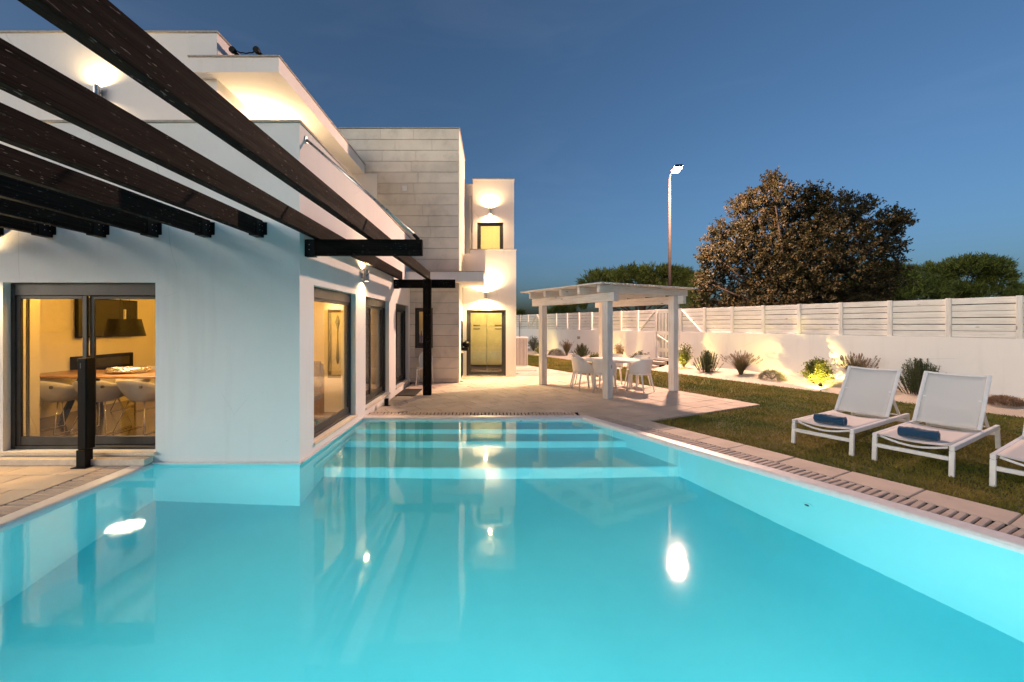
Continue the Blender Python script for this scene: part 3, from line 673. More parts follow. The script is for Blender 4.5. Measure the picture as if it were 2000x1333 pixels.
# roof pipes
rp = thing('roof_pipes', 'pair of black pipe ends with a slack cable on the flat terrace roof', 'pipes', (-4.4, 7.6, 6.1), world=True)
for xx in (-4.54, -4.12): MB().tube([(xx, 7.45, 6.45), (xx, 9.2, 6.45)], .035, 10).build('pipe', M['black'], rp, smooth=True); MB().tube([(xx, 7.42, 6.45), (xx, 7.48, 6.45)], .055, 10).build('pipe_end', M['black'], rp)
MB().tube([(-4.54+.42*k/8, 7.5, 6.47-.05*math.sin(math.pi*k/8)+(.012 if k % 2 else 0)) for k in range(9)], .010, 6).build('cable', M['black'], rp)
for xx in (-4.54, -4.12):
    for yy in (7.7, 8.9): MB().box(xx-.02, xx+.02, yy, yy+.04, 6.126, 6.42).build('support', M['black'], rp)

# ================================================================== DARK PERGOLA
pg = thing('timber_pergola', 'dark stained timber pergola beams reaching over the pool from the house wall', 'pergola', (-1.5, 9.87, 0), world=True)
BZ0, BZ1 = 2.69, 2.88
def at_origin(mb, name, mat, parent, c, bevel=.006):
    "mesh around c so that object-space grain differs per piece"
    mb.v = [(p[0]-c[0], p[1]-c[1], p[2]-c[2]) for p in mb.v]
    o = mb.build(name, mat, parent, bevel=bevel); o.location = c; return o
for i, x in enumerate([-1.49, -2.145, -2.76, -3.385, -4.015, -4.64, -5.275, -5.90, -6.53]):
    y1 = (10.06 if i < 2 else FY-.012)
    at_origin(MB().box(x-.04, x+.04, -1.7, y1, BZ0, BZ1), 'beam', M['dwy'], pg, (x, 2, 2.78))
    if i >= 2:
        br = at_origin(MB().box(x-.046, x+.046, FY-.16, FY-.0035, BZ0-.012, BZ0-.003).box(x+.041, x+.046, FY-.16, FY-.003, BZ0-.003, BZ1-.02).box(x-.046, x-.041, FY-.16, FY-.003, BZ0-.003, BZ1-.02).box(x+.046, x+.085, FY-.009, FY-.003, BZ0+.02, BZ1-.02), 'bracket', M['black'], pg, (x, FY, 2.7), bevel=0)
        for dz in (.05, .11):
            for dy in (-.10, -.04): MB().tube([(.046, dy, dz), (.05, dy, dz)], .006, 8).build('bolt', M['steel'], br)
CB1, CB2 = 5.245, 9.97
for y, x1 in ((CB1, -.85), (CB2, -.85)):
    at_origin(MB().box(SX+.012, x1, y-.04, y+.04, 2.49, BZ0-.003), 'cross_beam', M['dwx'], pg, (-1.6, y, 2.6))
    br = at_origin(MB().box(SX+.003, SX+.12, y-.046, y-.041, 2.48, 2.68).box(SX+.003, SX+.12, y-.046, y+.046, 2.476, 2.486), 'bracket', M['black'], pg, (SX, y, 2.5), bevel=0)
    for dz in (.06, .12): MB().tube([(.06, -.046, dz), (.06, -.05, dz)], .006, 8).build('bolt', M['steel'], br)
at_origin(MB().box(-1.585, -1.395, 9.80, 9.92, 0, BZ0-.004), 'post', M['dwz'], pg, (-1.49, 9.86, 1.3), bevel=.012)
at_origin(MB().box(-7, -.9, -1.55, -1.47, 2.49, BZ0-.003), 'cross_beam', M['dwx'], pg, (-3, -1.5, 2.6))
for x in (-1.2, -6.6): at_origin(MB().box(x-.07, x+.07, -1.58, -1.44, -.03, 2.487), 'post', M['dwz'], pg, (x, -1.5, 1.3), bevel=.01)
rod = MB().tube([(SX+.01, CB1, 3.92), (-.93, CB1, 2.73)], .016, 10).build('tie_rod', M['steel'], pg, smooth=True)
MB().tube([(-.96, CB1, 2.756), (-.90, CB1, 2.69)], .022, 8).build('rod_end', M['black'], rod)
MB().tube([(SX+.001, CB1, 3.92), (SX+.012, CB1, 3.92)], .045, 14).build('wall_plate', M['steel'], rod)

# ================================================================== LAMPS ON THE HOUSE
def sconce(c, nrm, label, e=1.0, up=1.0, down=1.0, h=.20, r=.045):
    c = Vector(c); nrm = Vector(nrm)
    root = thing('wall_lamp', label, 'wall lamp', tuple(c), world=True, group='up and down wall lamps on the house')
    MB().obox(c+nrm*.012, nrm, (0,0,1), nrm.cross(Vector((0,0,1))), .012, .05, .03).build('wall_plate', M['steel'], root, bevel=.003)
    a = c+nrm*.085
    MB().tube([c+nrm*.02, a], .015, 10).build('arm', M['steel'], root)
    B = MB(); B.lathe([(r-.006, -h/2+.012), (r-.006, -h/2), (r, -h/2), (r, h/2), (r-.006, h/2), (r-.006, h/2-.012)], 24, a, cap=False); B.build('tube', M['steel'], root, smooth=False)
    for s, k in ((1, up), (-1, down)):
        MB().lathe([(.0005, 0), (r-.006, 0)], 20, a+Vector((0, 0, s*(h/2-.012))), cap=False).build('bulb', M['bulb'], root)
        lamp('SPOT', 'lamp_light', root, a+Vector((0, 0, s*(h/2+.005))), W_SCONCE*e*k, SCONCE_C, .03, (math.pi if s > 0 else 0, 0, 0), R(168), .8)
    return root
sconce((XatD(197, UBY), UBY, 5.60), (0, -1, 0), 'steel wall lamp high on the upper floor wall behind the dark beams', 1.6)
sconce((UBX, 8.55, 5.22), (1, 0, 0), 'wall lamp glowing under the terrace roof behind the parapet', 4.5)
sconce((SX, 7.50, 2.50), (1, 0, 0), 'small steel wall lamp between the picture window and sliding window', .9)
sconce((-.05, UY, 5.47), (0, -1, 0), 'lit wall lamp above the upper door of the white wing', 3.0)
sconce((-.19, WY, 2.53), (0, -1, 0), 'lit wall lamp above the glazed kitchen door', 12.0)
sconce((-6.22, FY, 2.32), (0, -1, 0), 'lit wall lamp left of the dining room sliding door', 3.6)

# ================================================================== INSIDE
def ceiling_light(x, y, z, w, label, tone=WARM):
    root = thing('ceiling_light', label, 'ceiling light', (x, y, z), group='recessed ceiling lights')
    MB().lathe([(.0005, -.004), (.05, -.004)], 20, cap=False).build('diffuser', M['bulbdim'], root); MB().lathe([(.05, -.004), (.05, -.010), (.065, -.008), (.065, 0)], 20, cap=False).build('ring', M['plastic'], root)
    lamp('POINT', 'lamp_light', root, (0, 0, -.10), w, tone, .06)
ceiling_light(-5.0, 8.4, 2.718, W_ROOM*1.0, 'recessed ceiling light at the back of the dining room')
ceiling_light(-5.1, 5.72, 2.718, W_ROOM*.8, 'added unseen ceiling light just inside the sliding door, brightening the chairs')  # extra lamp, added to light the chair backs
ceiling_light(-3.1, 6.3, 2.718, W_ROOM*.8, 'recessed ceiling light behind the picture window')
ceiling_light(-4.5, 11.6, 2.718, W_ROOM*.25, 'recessed ceiling light in the room behind the sliding windows')
ceiling_light(-.2, 14.3, 2.618, W_ROOM*.9, 'recessed ceiling light in the kitchen behind the glazed door', (1.0, .70, .20))
ceiling_light(.05, 15.8, 6.19, W_ROOM*.8, 'ceiling light in the upper room of the white wing', (1.0, .70, .18))
ceiling_light(-1.7, 12.45, 2.9, W_ROOM*.25, 'ceiling light behind the narrow stone tower window')
# pendant
pd = thing('pendant_lamp', 'large black drum pendant lamp over the dining table', 'pendant lamp', (-5.78, 6.7, 1.456))
B = MB(); B.lathe([(.265, 0), (.205, .27)], 40, cap=False); B.lathe([(.205, .27), (.20, .27), (.26, .0), (.265, 0)], 40, cap=False); B.build('shade', M['shade'], pd, smooth=True)
MB().lathe([(.001, .03), (.25, .03)], 40, cap=False).build('diffuser', M['bulbsoft'], pd)
MB().lathe([(.001, .268), (.203, .268)], 40, cap=False).build('shade_top', M['shade'], pd)
MB().tube([(0, 0, .27), (0, 0, .42)], .018, 10).build('socket', M['steel'], pd)
for dx in (-.09, .09): MB().tube([(dx, 0, .27), (dx*.3, 0, 1.26)], .003, 6).build('wire', M['black'], pd)
MB().tube([(0, 0, .42), (-.03, 0, .55), (-.14, 0, .62), (-.17, 0, .75), (-.16, 0, 1.26)], .005, 6).build('cable', M['black'], pd)
lamp('SPOT', 'lamp_light', pd, (0, 0, .02), W_ROOM*.5, WARM, .2, (0, 0, 0), R(140), .8)
# table
tb = thing('dining_table', 'long wooden dining table inside the sliding door', 'table', (-5.2, 6.95, .10))
MB().box(-2.1, 1.6, -.45, .47, .71, .75).build('tabletop', M['tablewood'], tb, bevel=.012)
for sx in (-1.5, 1.1):
    for sy in (-1, 1): MB().bar((sx, sy*.34, 0), (sx+.12, sy*.12, .71), .07, .07).build('leg', M['black'], tb)
B = MB(); bw = thing('wire_bowl', 'wavy silver wire bowl lying on the dining table', 'bowl', (-5.95, 6.95, .85))
for k in range(9):
    ph = k*.7; B.tube([((.27+.05*math.sin(3*a+ph)+.02*math.cos(k))*math.cos(a), (.17+.03*math.sin(3*a+ph))*math.sin(a), .05+.035*math.sin(5*a+ph*1.7)) for a in [2*math.pi*i/40 for i in range(41)]], .009, 6)
B.build('wire', M['silver'], bw, smooth=True); MB().lathe([(.02, .012), (.2, .012), (.26, .05), (.25, .05), (.19, .02), (.02, .02)], 28).build('dish', M['silver'], bw, smooth=True)
# shell chairs
def shell_chair():
    root = thing('shell_chair', '', 'chair', group='cream shell chairs along the dining table')
    def fn(u, v):
        th = 2*math.pi*u; r = v
        back = .5-.5*math.cos(th)          # 0 at the front, 1 at the back (-y)
        rim = .30*max(0, back)**.7-.03*(1-back)
        R_ = .29+.03*back
        x = r*R_*math.sin(th)*1.04; y = r*R_*math.cos(th)*.92
        return (x, y, .43+rim*max(0, (r-.35)/.65)**2.0+.03*r*r)
    B = MB(); B.grid(fn, 36, 12); me = B.mesh('shell'); o = link('shell', me, M['shell'], root, True); sd = o.modifiers.new('Solid', 'SOLIDIFY'); sd.thickness = .014; sd.offset = 0
    MB().tube([(.20, -.245, .665), (.20, -.265, .665)], .022, 12).build('grip_hole', M['toekick'], root)
    for s in (-1, 1):
        MB().tube([(s*.13, .12, .44), (s*.23, .24, .012), (s*.24, -.25, .012), (s*.13, -.12, .44)], .008, 8).build('leg', M['chrome'], root, smooth=True)
    MB().tube([(-.13, .12, .435), (.13, .12, .435)], .008, 8).build('stretcher', M['chrome'], root)
    return root
sc0 = shell_chair(); lab = ['cream shell chair nearest the dark curtain panel, at the dining table', 'middle cream shell chair at the dining table, behind the black post', 'cream shell chair under the pendant lamp beside the white wall edge']
for i, x in enumerate((-6.28, -5.68, -5.08)):
    o = sc0 if i == 0 else copy_tree(sc0); o.location = (x, 6.18+.02*i, .10); o.rotation_euler = (0, 0, R((-8, 5, -6)[i])); o['label'] = lab[i]
o = copy_tree(sc0); o.location = (-6.5, 7.75, .10); o.rotation_euler = (0, 0, R(175)); o['label'] = 'cream shell chair on the far side of the dining table'
tv = thing('television', 'wall mounted television screen behind the dining table', 'television', (-7.4, 8.15, 1.75), world=True)
MB().box(-7.36, -7.31, 7.50, 8.78, 1.40, 2.12).build('casing', M['black'], tv, bevel=.006); MB().box(-7.3095, -7.307, 7.52, 8.76, 1.42, 2.10).build('screen', M['tv'], tv); MB().box(-7.4, -7.36, 7.95, 8.3, 1.6, 1.9).build('wall_mount', M['black'], tv)
fp = thing('wall_panel', 'long low black gloss panel on the wall below the television', 'panel', (-7.4, 8.1, .9), world=True); MB().box(-7.397, -7.33, 7.45, 8.70, .78, 1.07).build('face', M['blackgloss'], fp, bevel=.006); MB().box(-7.3295, -7.325, 7.55, 8.6, .84, 1.01).build('glass_front', M['tv'], fp)
rc = thing('slatted_cabinet', 'low wooden slatted cabinet at the back of the dining room', 'cabinet', (-4.6, 9.5, .1), world=True)
MB().box(-5.8, -3.4, 9.42, 9.74, .1, .62).build('body', M['tablewood'], rc)
for k in range(24): MB().box(-5.79+k*.1, -5.73+k*.1, 9.39, 9.417, .13, .6).build('slat', M['tablewood'], rc)
ct = thing('curtain', 'brown curtain drawn to the side of the sliding door', 'curtain', (-5.7, FY+.3, .1), world=True)
B = MB(); B.grid(lambda u, v: (-6.10+.22*u, FY+.30+.025*math.sin(u*28), .11+2.5*v), 40, 4); B.build('cloth', M['curtain'], ct, smooth=True); MB().tube([(-5.9, FY+.30, 2.62), (-4.0, FY+.30, 2.62)], .012, 8).build('rail', M['black'], ct)
pc = thing('framed_picture', 'framed picture of a tall spoon and fork behind the picture window', 'picture', (-2.75, 7.46, 1.3), world=True)
px0, px1 = XatD(641, 7.46), XatD(690, 7.46)
MB().box(px0, px0+.06, 7.44, 7.468, .70, 1.92).box(px0+.06, SX-.26, 7.44, 7.468, .70, .76).box(px0+.06, SX-.26, 7.44, 7.468, 1.86, 1.92).build('picture_frame', M['armchair'], pc); MB().box(px0+.06, SX-.26, 7.455, 7.467, .76, 1.86).build('canvas', M['sill'], pc)
for xx, f_ in ((px0+.17, 0), (px0+.30, 1)):
    B = MB(); B.tube([(xx, 7.45, .95), (xx, 7.45, 1.05), (xx, 7.45, 1.4), (xx, 7.45, 1.55), (xx, 7.45, 1.68), (xx, 7.45, 1.80)], [.012, .03, .009, .012, .04, .012] if not f_ else [.014, .032, .012, .018, .034, .034], 10); o = B.build('cutlery_motif', M['armchair'], pc, smooth=True)
ac = thing('armchair', 'dark grey office armchair just inside the picture window', 'armchair', (-2.95, 6.55, .1))
MB().box(-.26, .26, -.26, .26, .36, .48).build('seat', M['armchair'], ac, bevel=.04, seg=3); MB().box(-.26, .26, .2, .3, .5, .95).build('backrest', M['armchair'], ac, bevel=.04, seg=3)
MB().tube([(0, 0, .08), (0, 0, .36)], .03, 10).build('stem', M['black'], ac)
for k in range(5): a = k*2*math.pi/5; MB().bar((0, 0, .1), (.26*math.cos(a), .26*math.sin(a), .06), .04, .03).build('foot', M['black'], ac)
for k in range(5): a = k*2*math.pi/5; MB().tube([(.26*math.cos(a)-.012, .26*math.sin(a), .03), (.26*math.cos(a)+.012, .26*math.sin(a), .03)], .03, 10).build('wheel', M['black'], ac)
bl = thing('roller_blind', 'grey blind drawn down behind the middle sliding window', 'blind', (SX-.3, 8.6, 2.2), world=True); MB().box(SX-.36, SX-.352, 7.7, 9.0, .12, 2.3).build('cloth', M['blind'], bl); MB().tube([(SX-.356, 7.7, 2.32), (SX-.356, 9.0, 2.32)], .03, 12).build('roller', M['black'], bl)
cu2 = thing('curtain', 'dark brown curtain behind the sliding window beside the stone tower', 'curtain', (SX-.4, 11.3, .1), world=True); B = MB(); B.grid(lambda u, v: (SX-.40+.03*math.sin(u*30), 10.9+.85*u, .11+2.5*v), 40, 4); B.build('cloth', M['curtain'], cu2, smooth=True)
cu3 = thing('curtain', 'brown curtain gathered at the far side of the middle sliding window', 'curtain', (SX-.4, 9.2, .1), world=True); B = MB(); B.grid(lambda u, v: (SX-.45+.03*math.sin(u*30), 9.02+.6*u, .11+2.5*v), 40, 4); B.build('cloth', M['curtain'], cu3, smooth=True)
# lit shelves seen through the far sliding window
sh = thing('display_shelf', 'lit kitchen shelves with bottles seen through the far sliding window', 'shelf', (-3.6, 12.5, .1), world=True)
MB().box(-4.0, -2.8, 12.55, 12.6, .9, 2.1).build('back_panel', M['ledglow'], sh)
for z in (.9, 1.3, 1.7, 2.1): MB().box(-4.0, -2.8, 12.3, 12.55, z, z+.03).build('board', M['tablewood'], sh)
MB().box(-4.0, -2.8, 12.3, 12.6, .1, .88).build('base_unit', M['toekick'], sh)
for k in range(4):
    b_ = thing('bottle', ('first', 'second', 'third', 'fourth')[k]+' dark bottle from the left on the lit shelf behind the far sliding window', 'bottle', (-3.5+k*.16, 12.42, .931), group='bottles on the lit shelf'); MB().lathe([(.03, 0), (.035, .02), (.035, .16), (.012, .22), (.012, .25)], 10).build('body', M['tv'], b_, smooth=True); MB().lathe([(.014, .251), (.014, .275)], 8).build('cap', M['steel'], b_)
# bottles on the sill behind the tower window
t = NT('blue_glass'); t.base((.03, .05, .35), .1); M['blueglass'] = t.m
MB().box(-2.2, -1.6, 12.2, 12.36, .96, .998).build('inner_sill', M['sill'], house)
for k in range(3):
    b_ = thing('blue_bottle', ('leftmost', 'middle', 'rightmost')[k]+' tall blue bottle on the sill inside the stone tower window', 'bottle', (-2.10+.08*k, 12.26, .999), group='blue bottles in the tower window'); MB().lathe([(.03, 0), (.035, .02), (.035, .3), (.012, .40), (.012, .44)], 12).build('body', M['blueglass'], b_, smooth=True); MB().lathe([(.014, .441), (.014, .465)], 8).build('cap', M['steel'], b_)
# kitchen cabinets
for k, (x0, x1) in enumerate(((-.86, -.175), (-.155, .54))):
    kc = thing('kitchen_cabinet', ('tall cream kitchen cabinet filling the left half of the glazed kitchen door', 'tall cream kitchen cabinet filling the right half of the glazed kitchen door')[k], 'cabinet', ((x0+x1)/2, 15.4, .015), world=True, group='tall kitchen cabinets')
    MB().box(x0, x1, 15.42, 16.0, .16, 2.4).build('body', M['cabinet'], kc); MB().box(x0, x1, 15.46, 16.0, .016, .158).build('plinth', M['toekick'], kc)
    MB().box(x0+.004, x1-.004, 15.395, 15.418, .17, 1.545).build('lower_door', M['cabinet'], kc, bevel=.003); MB().box(x0+.004, x1-.004, 15.395, 15.418, 1.555, 2.4).build('upper_door', M['cabinet'], kc, bevel=.003)
    xm = (x0+x1)/2+(-.02 if k == 0 else .05)
    for z in (1.47, 1.60): MB().tube([(xm-.12, 15.365, z), (xm+.12, 15.365, z)], .012, 8).build('handle', M['frame'], kc)

# ================================================================== SMALL THINGS ROUND THE HOUSE
bp_ = thing('black_post', 'short black square post standing before the sliding door', 'post', (-4.70, 4.92, 0))
MB().box(-.055, .055, -.05, .07, .20, 1.26).build('column', M['black'], bp_, bevel=.012); MB().box(-.062, .05, -.055, .045, .008, .2).build('foot', M['black'], bp_, bevel=.006); MB().box(-.09, .08, -.09, .08, 0, .008).build('base_plate', M['black'], bp_); MB().tube([(-.01, -.0505, 1.14), (-.01, -.0505, 1.20)], .004, 6).build('cable_slot', M['steel'], bp_)
gx, gy = G(755, 793)
st = thing('post_base', 'small black steel stub on the paving by the middle window', 'post base', (gx, gy, 0)); MB().box(-.035, .035, -.035, .035, .006, .145).build('stub', M['black'], st, bevel=.004); MB().box(-.06, .07, -.05, .06, 0, .006).build('base_plate', M['black'], st)
mt = thing('door_mat', 'dark rubber door mat in front of the far sliding window', 'mat', (-1.96, 10.2, .002)); MB().box(-.24, .22, -.5, .5, 0, .014).build('mat', M['rubber'], mt, bevel=.005); MB().box(-.21, .19, -.47, .47, .014, .017).build('pile', M['rubber'], mt)
# barbecue in its niche
bq = thing('barbecue', 'black built in barbecue with grill beside the kitchen door', 'barbecue', (TX1, 12.9, 0), world=True)
MB().box(TX1-.002, TX1+.012, 12.55, 13.28, .85, 1.75).build('firebox', M['black'], bq); MB().box(TX1-.002, TX1+.012, 12.55, 13.28, .08, .78).build('wood_store', M['black'], bq); MB().box(TX1-.002, TX1+.06, 12.5, 13.29, .785, .84).build('shelf', M['sill'], bq)
MB().lathe([(.02, -.09), (.10, -.06), (.125, 0), (.11, .06), (.02, .1)], 16, (TX1+.13, 12.95, 1.02)).build('kettle', M['black'], bq, smooth=True); MB().tube([(TX1+.1, 12.95, 1.13), (TX1+.2, 12.75, 1.15)], .01, 6).build('handle', M['black'], bq); MB().box(TX1+.012, TX1+.2, 12.75, 13.15, .84, .93).build('tray', M['black'], bq)
# white slatted screen and drain
gx, gy = G(1008, 716); x1 = XatD(1031, gy)
sb = thing('slatted_box', 'white slatted box standing behind the corner of the white wing', 'slatted box', ((gx+x1)/2, gy, 0), world=True)
n = 11
for k in range(n): xa = gx-.12+(x1-gx+.12)*k/n; MB().box(xa, xa+.027, gy, gy+.018, .03, 1.10).build('slat', M['wwz'], sb)
for k in range(8): MB().box(x1-.018, x1, gy+.04+k*.075, gy+.072+k*.075, .03, 1.10).build('slat', M['wwz'], sb)
MB().box(gx-.12, x1-.02, gy+.02, gy+.64, .04, 1.06).build('inner_box', M['armchair'], sb); MB().box(gx-.14, x1+.01, gy-.015, gy+.66, 1.10, 1.125).build('lid', M['wwx'], sb); MB().box(gx-.12, x1-.01, gy+.0, gy+.64, 0, .03).build('base', M['wwx'], sb)
dr = thing('floor_drain', 'drain grating let into the paving beside the white wing', 'drain', (1.2, 15.0, .002))
for k in range(9): MB().box(-.36+k*.08, -.31+k*.08, -.13, .13, 0, .006).build('bar', M['sill'], dr)
MB().box(-.38, .38, -.15, .15, 0, .002).build('pit', M['channel'], dr)
# lone chair
lc = thing('medallion_chair', 'white oval backed chair against the stone wall behind the dark post', 'chair', (-1.82, 11.55, 0))
MB().prism([(.21*math.copysign(abs(math.cos(a))**.7, math.cos(a)), .21*math.copysign(abs(math.sin(a))**.7, math.sin(a))) for a in [2*math.pi*k/24 for k in range(24)]], .435, .465, .008).build('seat', M['plastic'], lc)
B = MB(); B.tube([(.19*math.cos(a), .19+.05*(math.sin(a)+1)*.5, .66+.22*math.sin(a)) for a in [2*math.pi*k/32 for k in range(33)]], .016, 8); B.build('back_ring', M['plastic'], lc, smooth=True)
B = MB(); B.grid(lambda u, v: (.185*v*math.cos(2*math.pi*u), .205+.05*(v*math.sin(2*math.pi*u)+1)*.5, .66+.21*v*math.sin(2*math.pi*u)), 28, 3); B.build('backrest', M['plastic'], lc, smooth=True)
for sx in (-1, 1):
    MB().tube([(sx*.17, -.17, .44), (sx*.20, -.22, 0)], [.02, .014], 8).build('leg', M['plastic'], lc); MB().tube([(sx*.16, .2, .55), (sx*.17, .19, .44), (sx*.21, .26, 0)], [.016, .02, .014], 8).build('leg', M['plastic'], lc)

# ================================================================== WHITE PERGOLA (local x along V, y along U)
PF = G(1186, 780); ang = math.atan2(VA[1], VA[0])
wp_ = thing('white_pergola', 'whitewashed timber pergola with plank roof over the garden table', 'pergola', (PF[0]+.03, PF[1]+.08, 0), ang)
PL, PW = 2.45, 2.15
def piece(mb, name, mat, parent, bevel=.006):
    c = [sum(p[i] for p in mb.v)/len(mb.v) for i in range(3)]; mb.v = [(p[0]-c[0], p[1]-c[1], p[2]-c[2]) for p in mb.v]
    o = mb.build(name, mat, parent, bevel=bevel); o.location = c; return o
for (x, y, zt) in ((0, 0, 2.14), (0, PL, 2.14), (PW, 0, 2.33), (PW, PL, 2.33)): piece(MB().box(x-.083, x+.083, y-.083, y+.083, 0, zt), 'post', M['wwz'], wp_, .012)
piece(MB().box(-.075, .075, -.26, PL+.42, 2.142, 2.335), 'beam', M['wwy'], wp_); piece(MB().box(PW+.085, PW+.19, -.22, PL+.42, 2.142, 2.335), 'beam', M['wwy'], wp_)
for k in range(5): y = -.05+k*(PL+.2)/4; piece(MB().box(-.32, PW+.42, y-.045, y+.045, 2.337, 2.50), 'rafter', M['wwx'], wp_)
n = 26; x = -.46
for k in range(n):
    w = (PW+1.0)/n; piece(MB().box(x+.012, x+w-.012, -.30+random.uniform(-.02, .02), PL+.45, 2.503+random.uniform(0, .006), 2.530+random.uniform(0, .006)), 'roof_plank', M['wwy'], wp_, .004); x += w
MB().tube([(PW+.09, -.09, 0.02), (PW+.09, -.09, 2.50)], .007, 6).build('cable', M['plastic'], wp_)

# garden table and chairs
TC = (3.10, 10.92)
gt = thing('garden_table', 'round white table under the white pergola', 'table', (*TC, 0), ang)
MB().lathe([(.001, .70), (.66, .70), (.68, .705), (.69, .715), (.69, .735), (.68, .745), (.001, .745)], 48, cap=False).build('tabletop', M['plastic'], gt)
for s in (-1, 1):
    f_ = sub('frame', gt); 
    for y in (-.28, .28): MB().box(s*.36-.025, s*.36+.025, y-.045, y+.045, .03, .70).build('leg', M['plastic'], f_, bevel=.005)
    MB().box(s*.36-.024, s*.36+.024, -.325, .325, 0, .03).build('foot_bar', M['plastic'], f_, bevel=.004); MB().box(s*.36-.024, s*.36+.024, -.235, .235, .655, .699).build('top_bar', M['plastic'], f_, bevel=.004)
MB().box(-.335, .335, -.03, .03, .005, .028).build('stretcher', M['plastic'], gt)
def tub_chair():
    root = thing('tub_chair', '', 'chair', group='white tub chairs round the garden table')
    def sq(a, r): c, s = math.cos(a), math.sin(a); return (r*math.copysign(abs(c)**.75, c), r*math.copysign(abs(s)**.75, s))
    MB().prism([sq(2*math.pi*k/28, .235) for k in range(28)], .425, .455, .010).build('seat', M['plastic'], root)
    def fn(u, v):
        th = R(-90)+R(-118)+R(236)*u; e_ = 1-abs(2*u-1)
        hgt = .36*min(1, e_*1.9)**.55; x, y = sq(th, .235+.025*v); 
        return (x, y-.05*v*v*max(0, e_), .452+max(.01, hgt)*v)
    B = MB(); B.grid(fn, 30, 8); o = B.build('backrest', M['plastic'], root, smooth=True); sd = o.modifiers.new('Solid', 'SOLIDIFY'); sd.thickness = .013; sd.offset = 0
    for sx in (-1, 1):
        MB().tube([(sx*.175, .17, .435), (sx*.215, .225, 0)], [.022, .013], 10).build('leg', M['plastic'], root, smooth=True); MB().tube([(sx*.175, -.17, .435), (sx*.22, -.26, 0)], [.024, .013], 10).build('leg', M['plastic'], root, smooth=True)
    return root
tc0 = tub_chair()
for i, (a, r, lb) in enumerate(((195, .78, 'white tub chair at the house side of the garden table, seen in profile'), (241, .74, 'white tub chair half hidden behind the front pergola post'), (312, .76, 'white tub chair at the lounger side of the garden table, back turned to the lawn'), (22, .80, 'white tub chair across the garden table nearest the gate'), (148, .80, 'white tub chair on the far left of the garden table'), (72, .80, 'white tub chair on the far side of the garden table, mostly hidden'))):
    o = tc0 if i == 0 else copy_tree(tc0); o.location = (TC[0]+r*math.cos(R(a)), TC[1]+r*math.sin(R(a)), 0.001); o.rotation_euler = (0, 0, R(a+90)+random.uniform(-.1, .1)); o['label'] = lb

# ================================================================== LOUNGERS (local x along the pool towards the camera, y away from the pool)
def lounger():
    root = thing('sun_lounger', '', 'sun lounger', group='white sun loungers on the lawn')
    W, L, Z, m = .66, 1.94, .315, M['loungerw']; hy = 1.20; a = R(53); bl_ = .82
    for x in (0, W): MB().box(x-.022, x+.022, -.02, L, Z-.035, Z+.02).build('side_rail', m, root, bevel=.006)
    for x in (0, W): MB().bar((x, 0, Z-.037), (x, -.02, 0), .045, .045, (0,1,0)).build('leg', m, root, bevel=.005); MB().bar((x, L-.025, Z-.037), (x, L+.04, 0), .045, .045, (0,1,0)).build('leg', m, root, bevel=.005)
    MB().box(.024, W-.024, -.028, .010, .17, .215).build('stretcher', m, root, bevel=.004); MB().box(.024, W-.024, L-.02, L+.02, .19, .23).build('stretcher', m, root, bevel=.004)
    MB().tube([(.04+(W-.08)*k/12, .03, Z-.01-.055*math.sin(math.pi*k/12)) for k in range(13)], .013, 8).build('seat_bow', m, root, smooth=True)
    B = MB(); B.grid(lambda u, v: (.02+(W-.04)*u, .0+hy*v, Z+.018-.028*math.sin(math.pi*u)), 10, 10); o = B.build('seat_sling', M['sling'], root, smooth=True); s = o.modifiers.new('Solid', 'SOLIDIFY'); s.thickness = .004
    back = sub('backrest', root); ca, sa = math.cos(a), math.sin(a); P = lambda x, l, h=0: (x, hy+.03+l*ca-h*sa, Z+.03+l*sa+h*ca)
    for x in (.03, W-.03): MB().bar(P(x, 0), P(x, bl_), .04, .028, (0, -sa, ca)).build('back_rail', m, back, bevel=.005)
    MB().tube([P(.03+(W-.06)*k/10, bl_-.01, -.03*math.sin(math.pi*k/10)) for k in range(11)], .014, 8).build('top_bar', m, back, smooth=True)
    B = MB(); B.grid(lambda u, v: P(.045+(W-.09)*u, .01+(bl_-.03)*v, -.025*math.sin(math.pi*u)), 10, 10); o = B.build('back_sling', M['sling'], back, smooth=True); s = o.modifiers.new('Solid', 'SOLIDIFY'); s.thickness = .004
    for x in (.07, W-.07): MB().bar(P(x, .42), (x, hy+.64, Z-.01), .03, .018).build('prop', m, back)
    MB().tube([(.07, hy+.64, Z-.01), (W-.07, hy+.64, Z-.01)], .010, 8).build('prop_bar', m, back)
    return root
lg0 = lounger(); lz = -.028
spots_ = [(G(1551, 866, lz), 'sun lounger farthest from the camera, nearest the lit shrub'), (G(1709, 899, lz), 'middle sun lounger with a rolled blue towel on its seat'), (G(1940, 950, lz), 'sun lounger cut off by the right edge of the picture')]
la = R(-59.5)
for i, (p, lb) in enumerate(spots_):
    o = lg0 if i == 0 else copy_tree(lg0); o.location = (p[0], p[1], lz); o.rotation_euler = (0, 0, la); o['label'] = lb
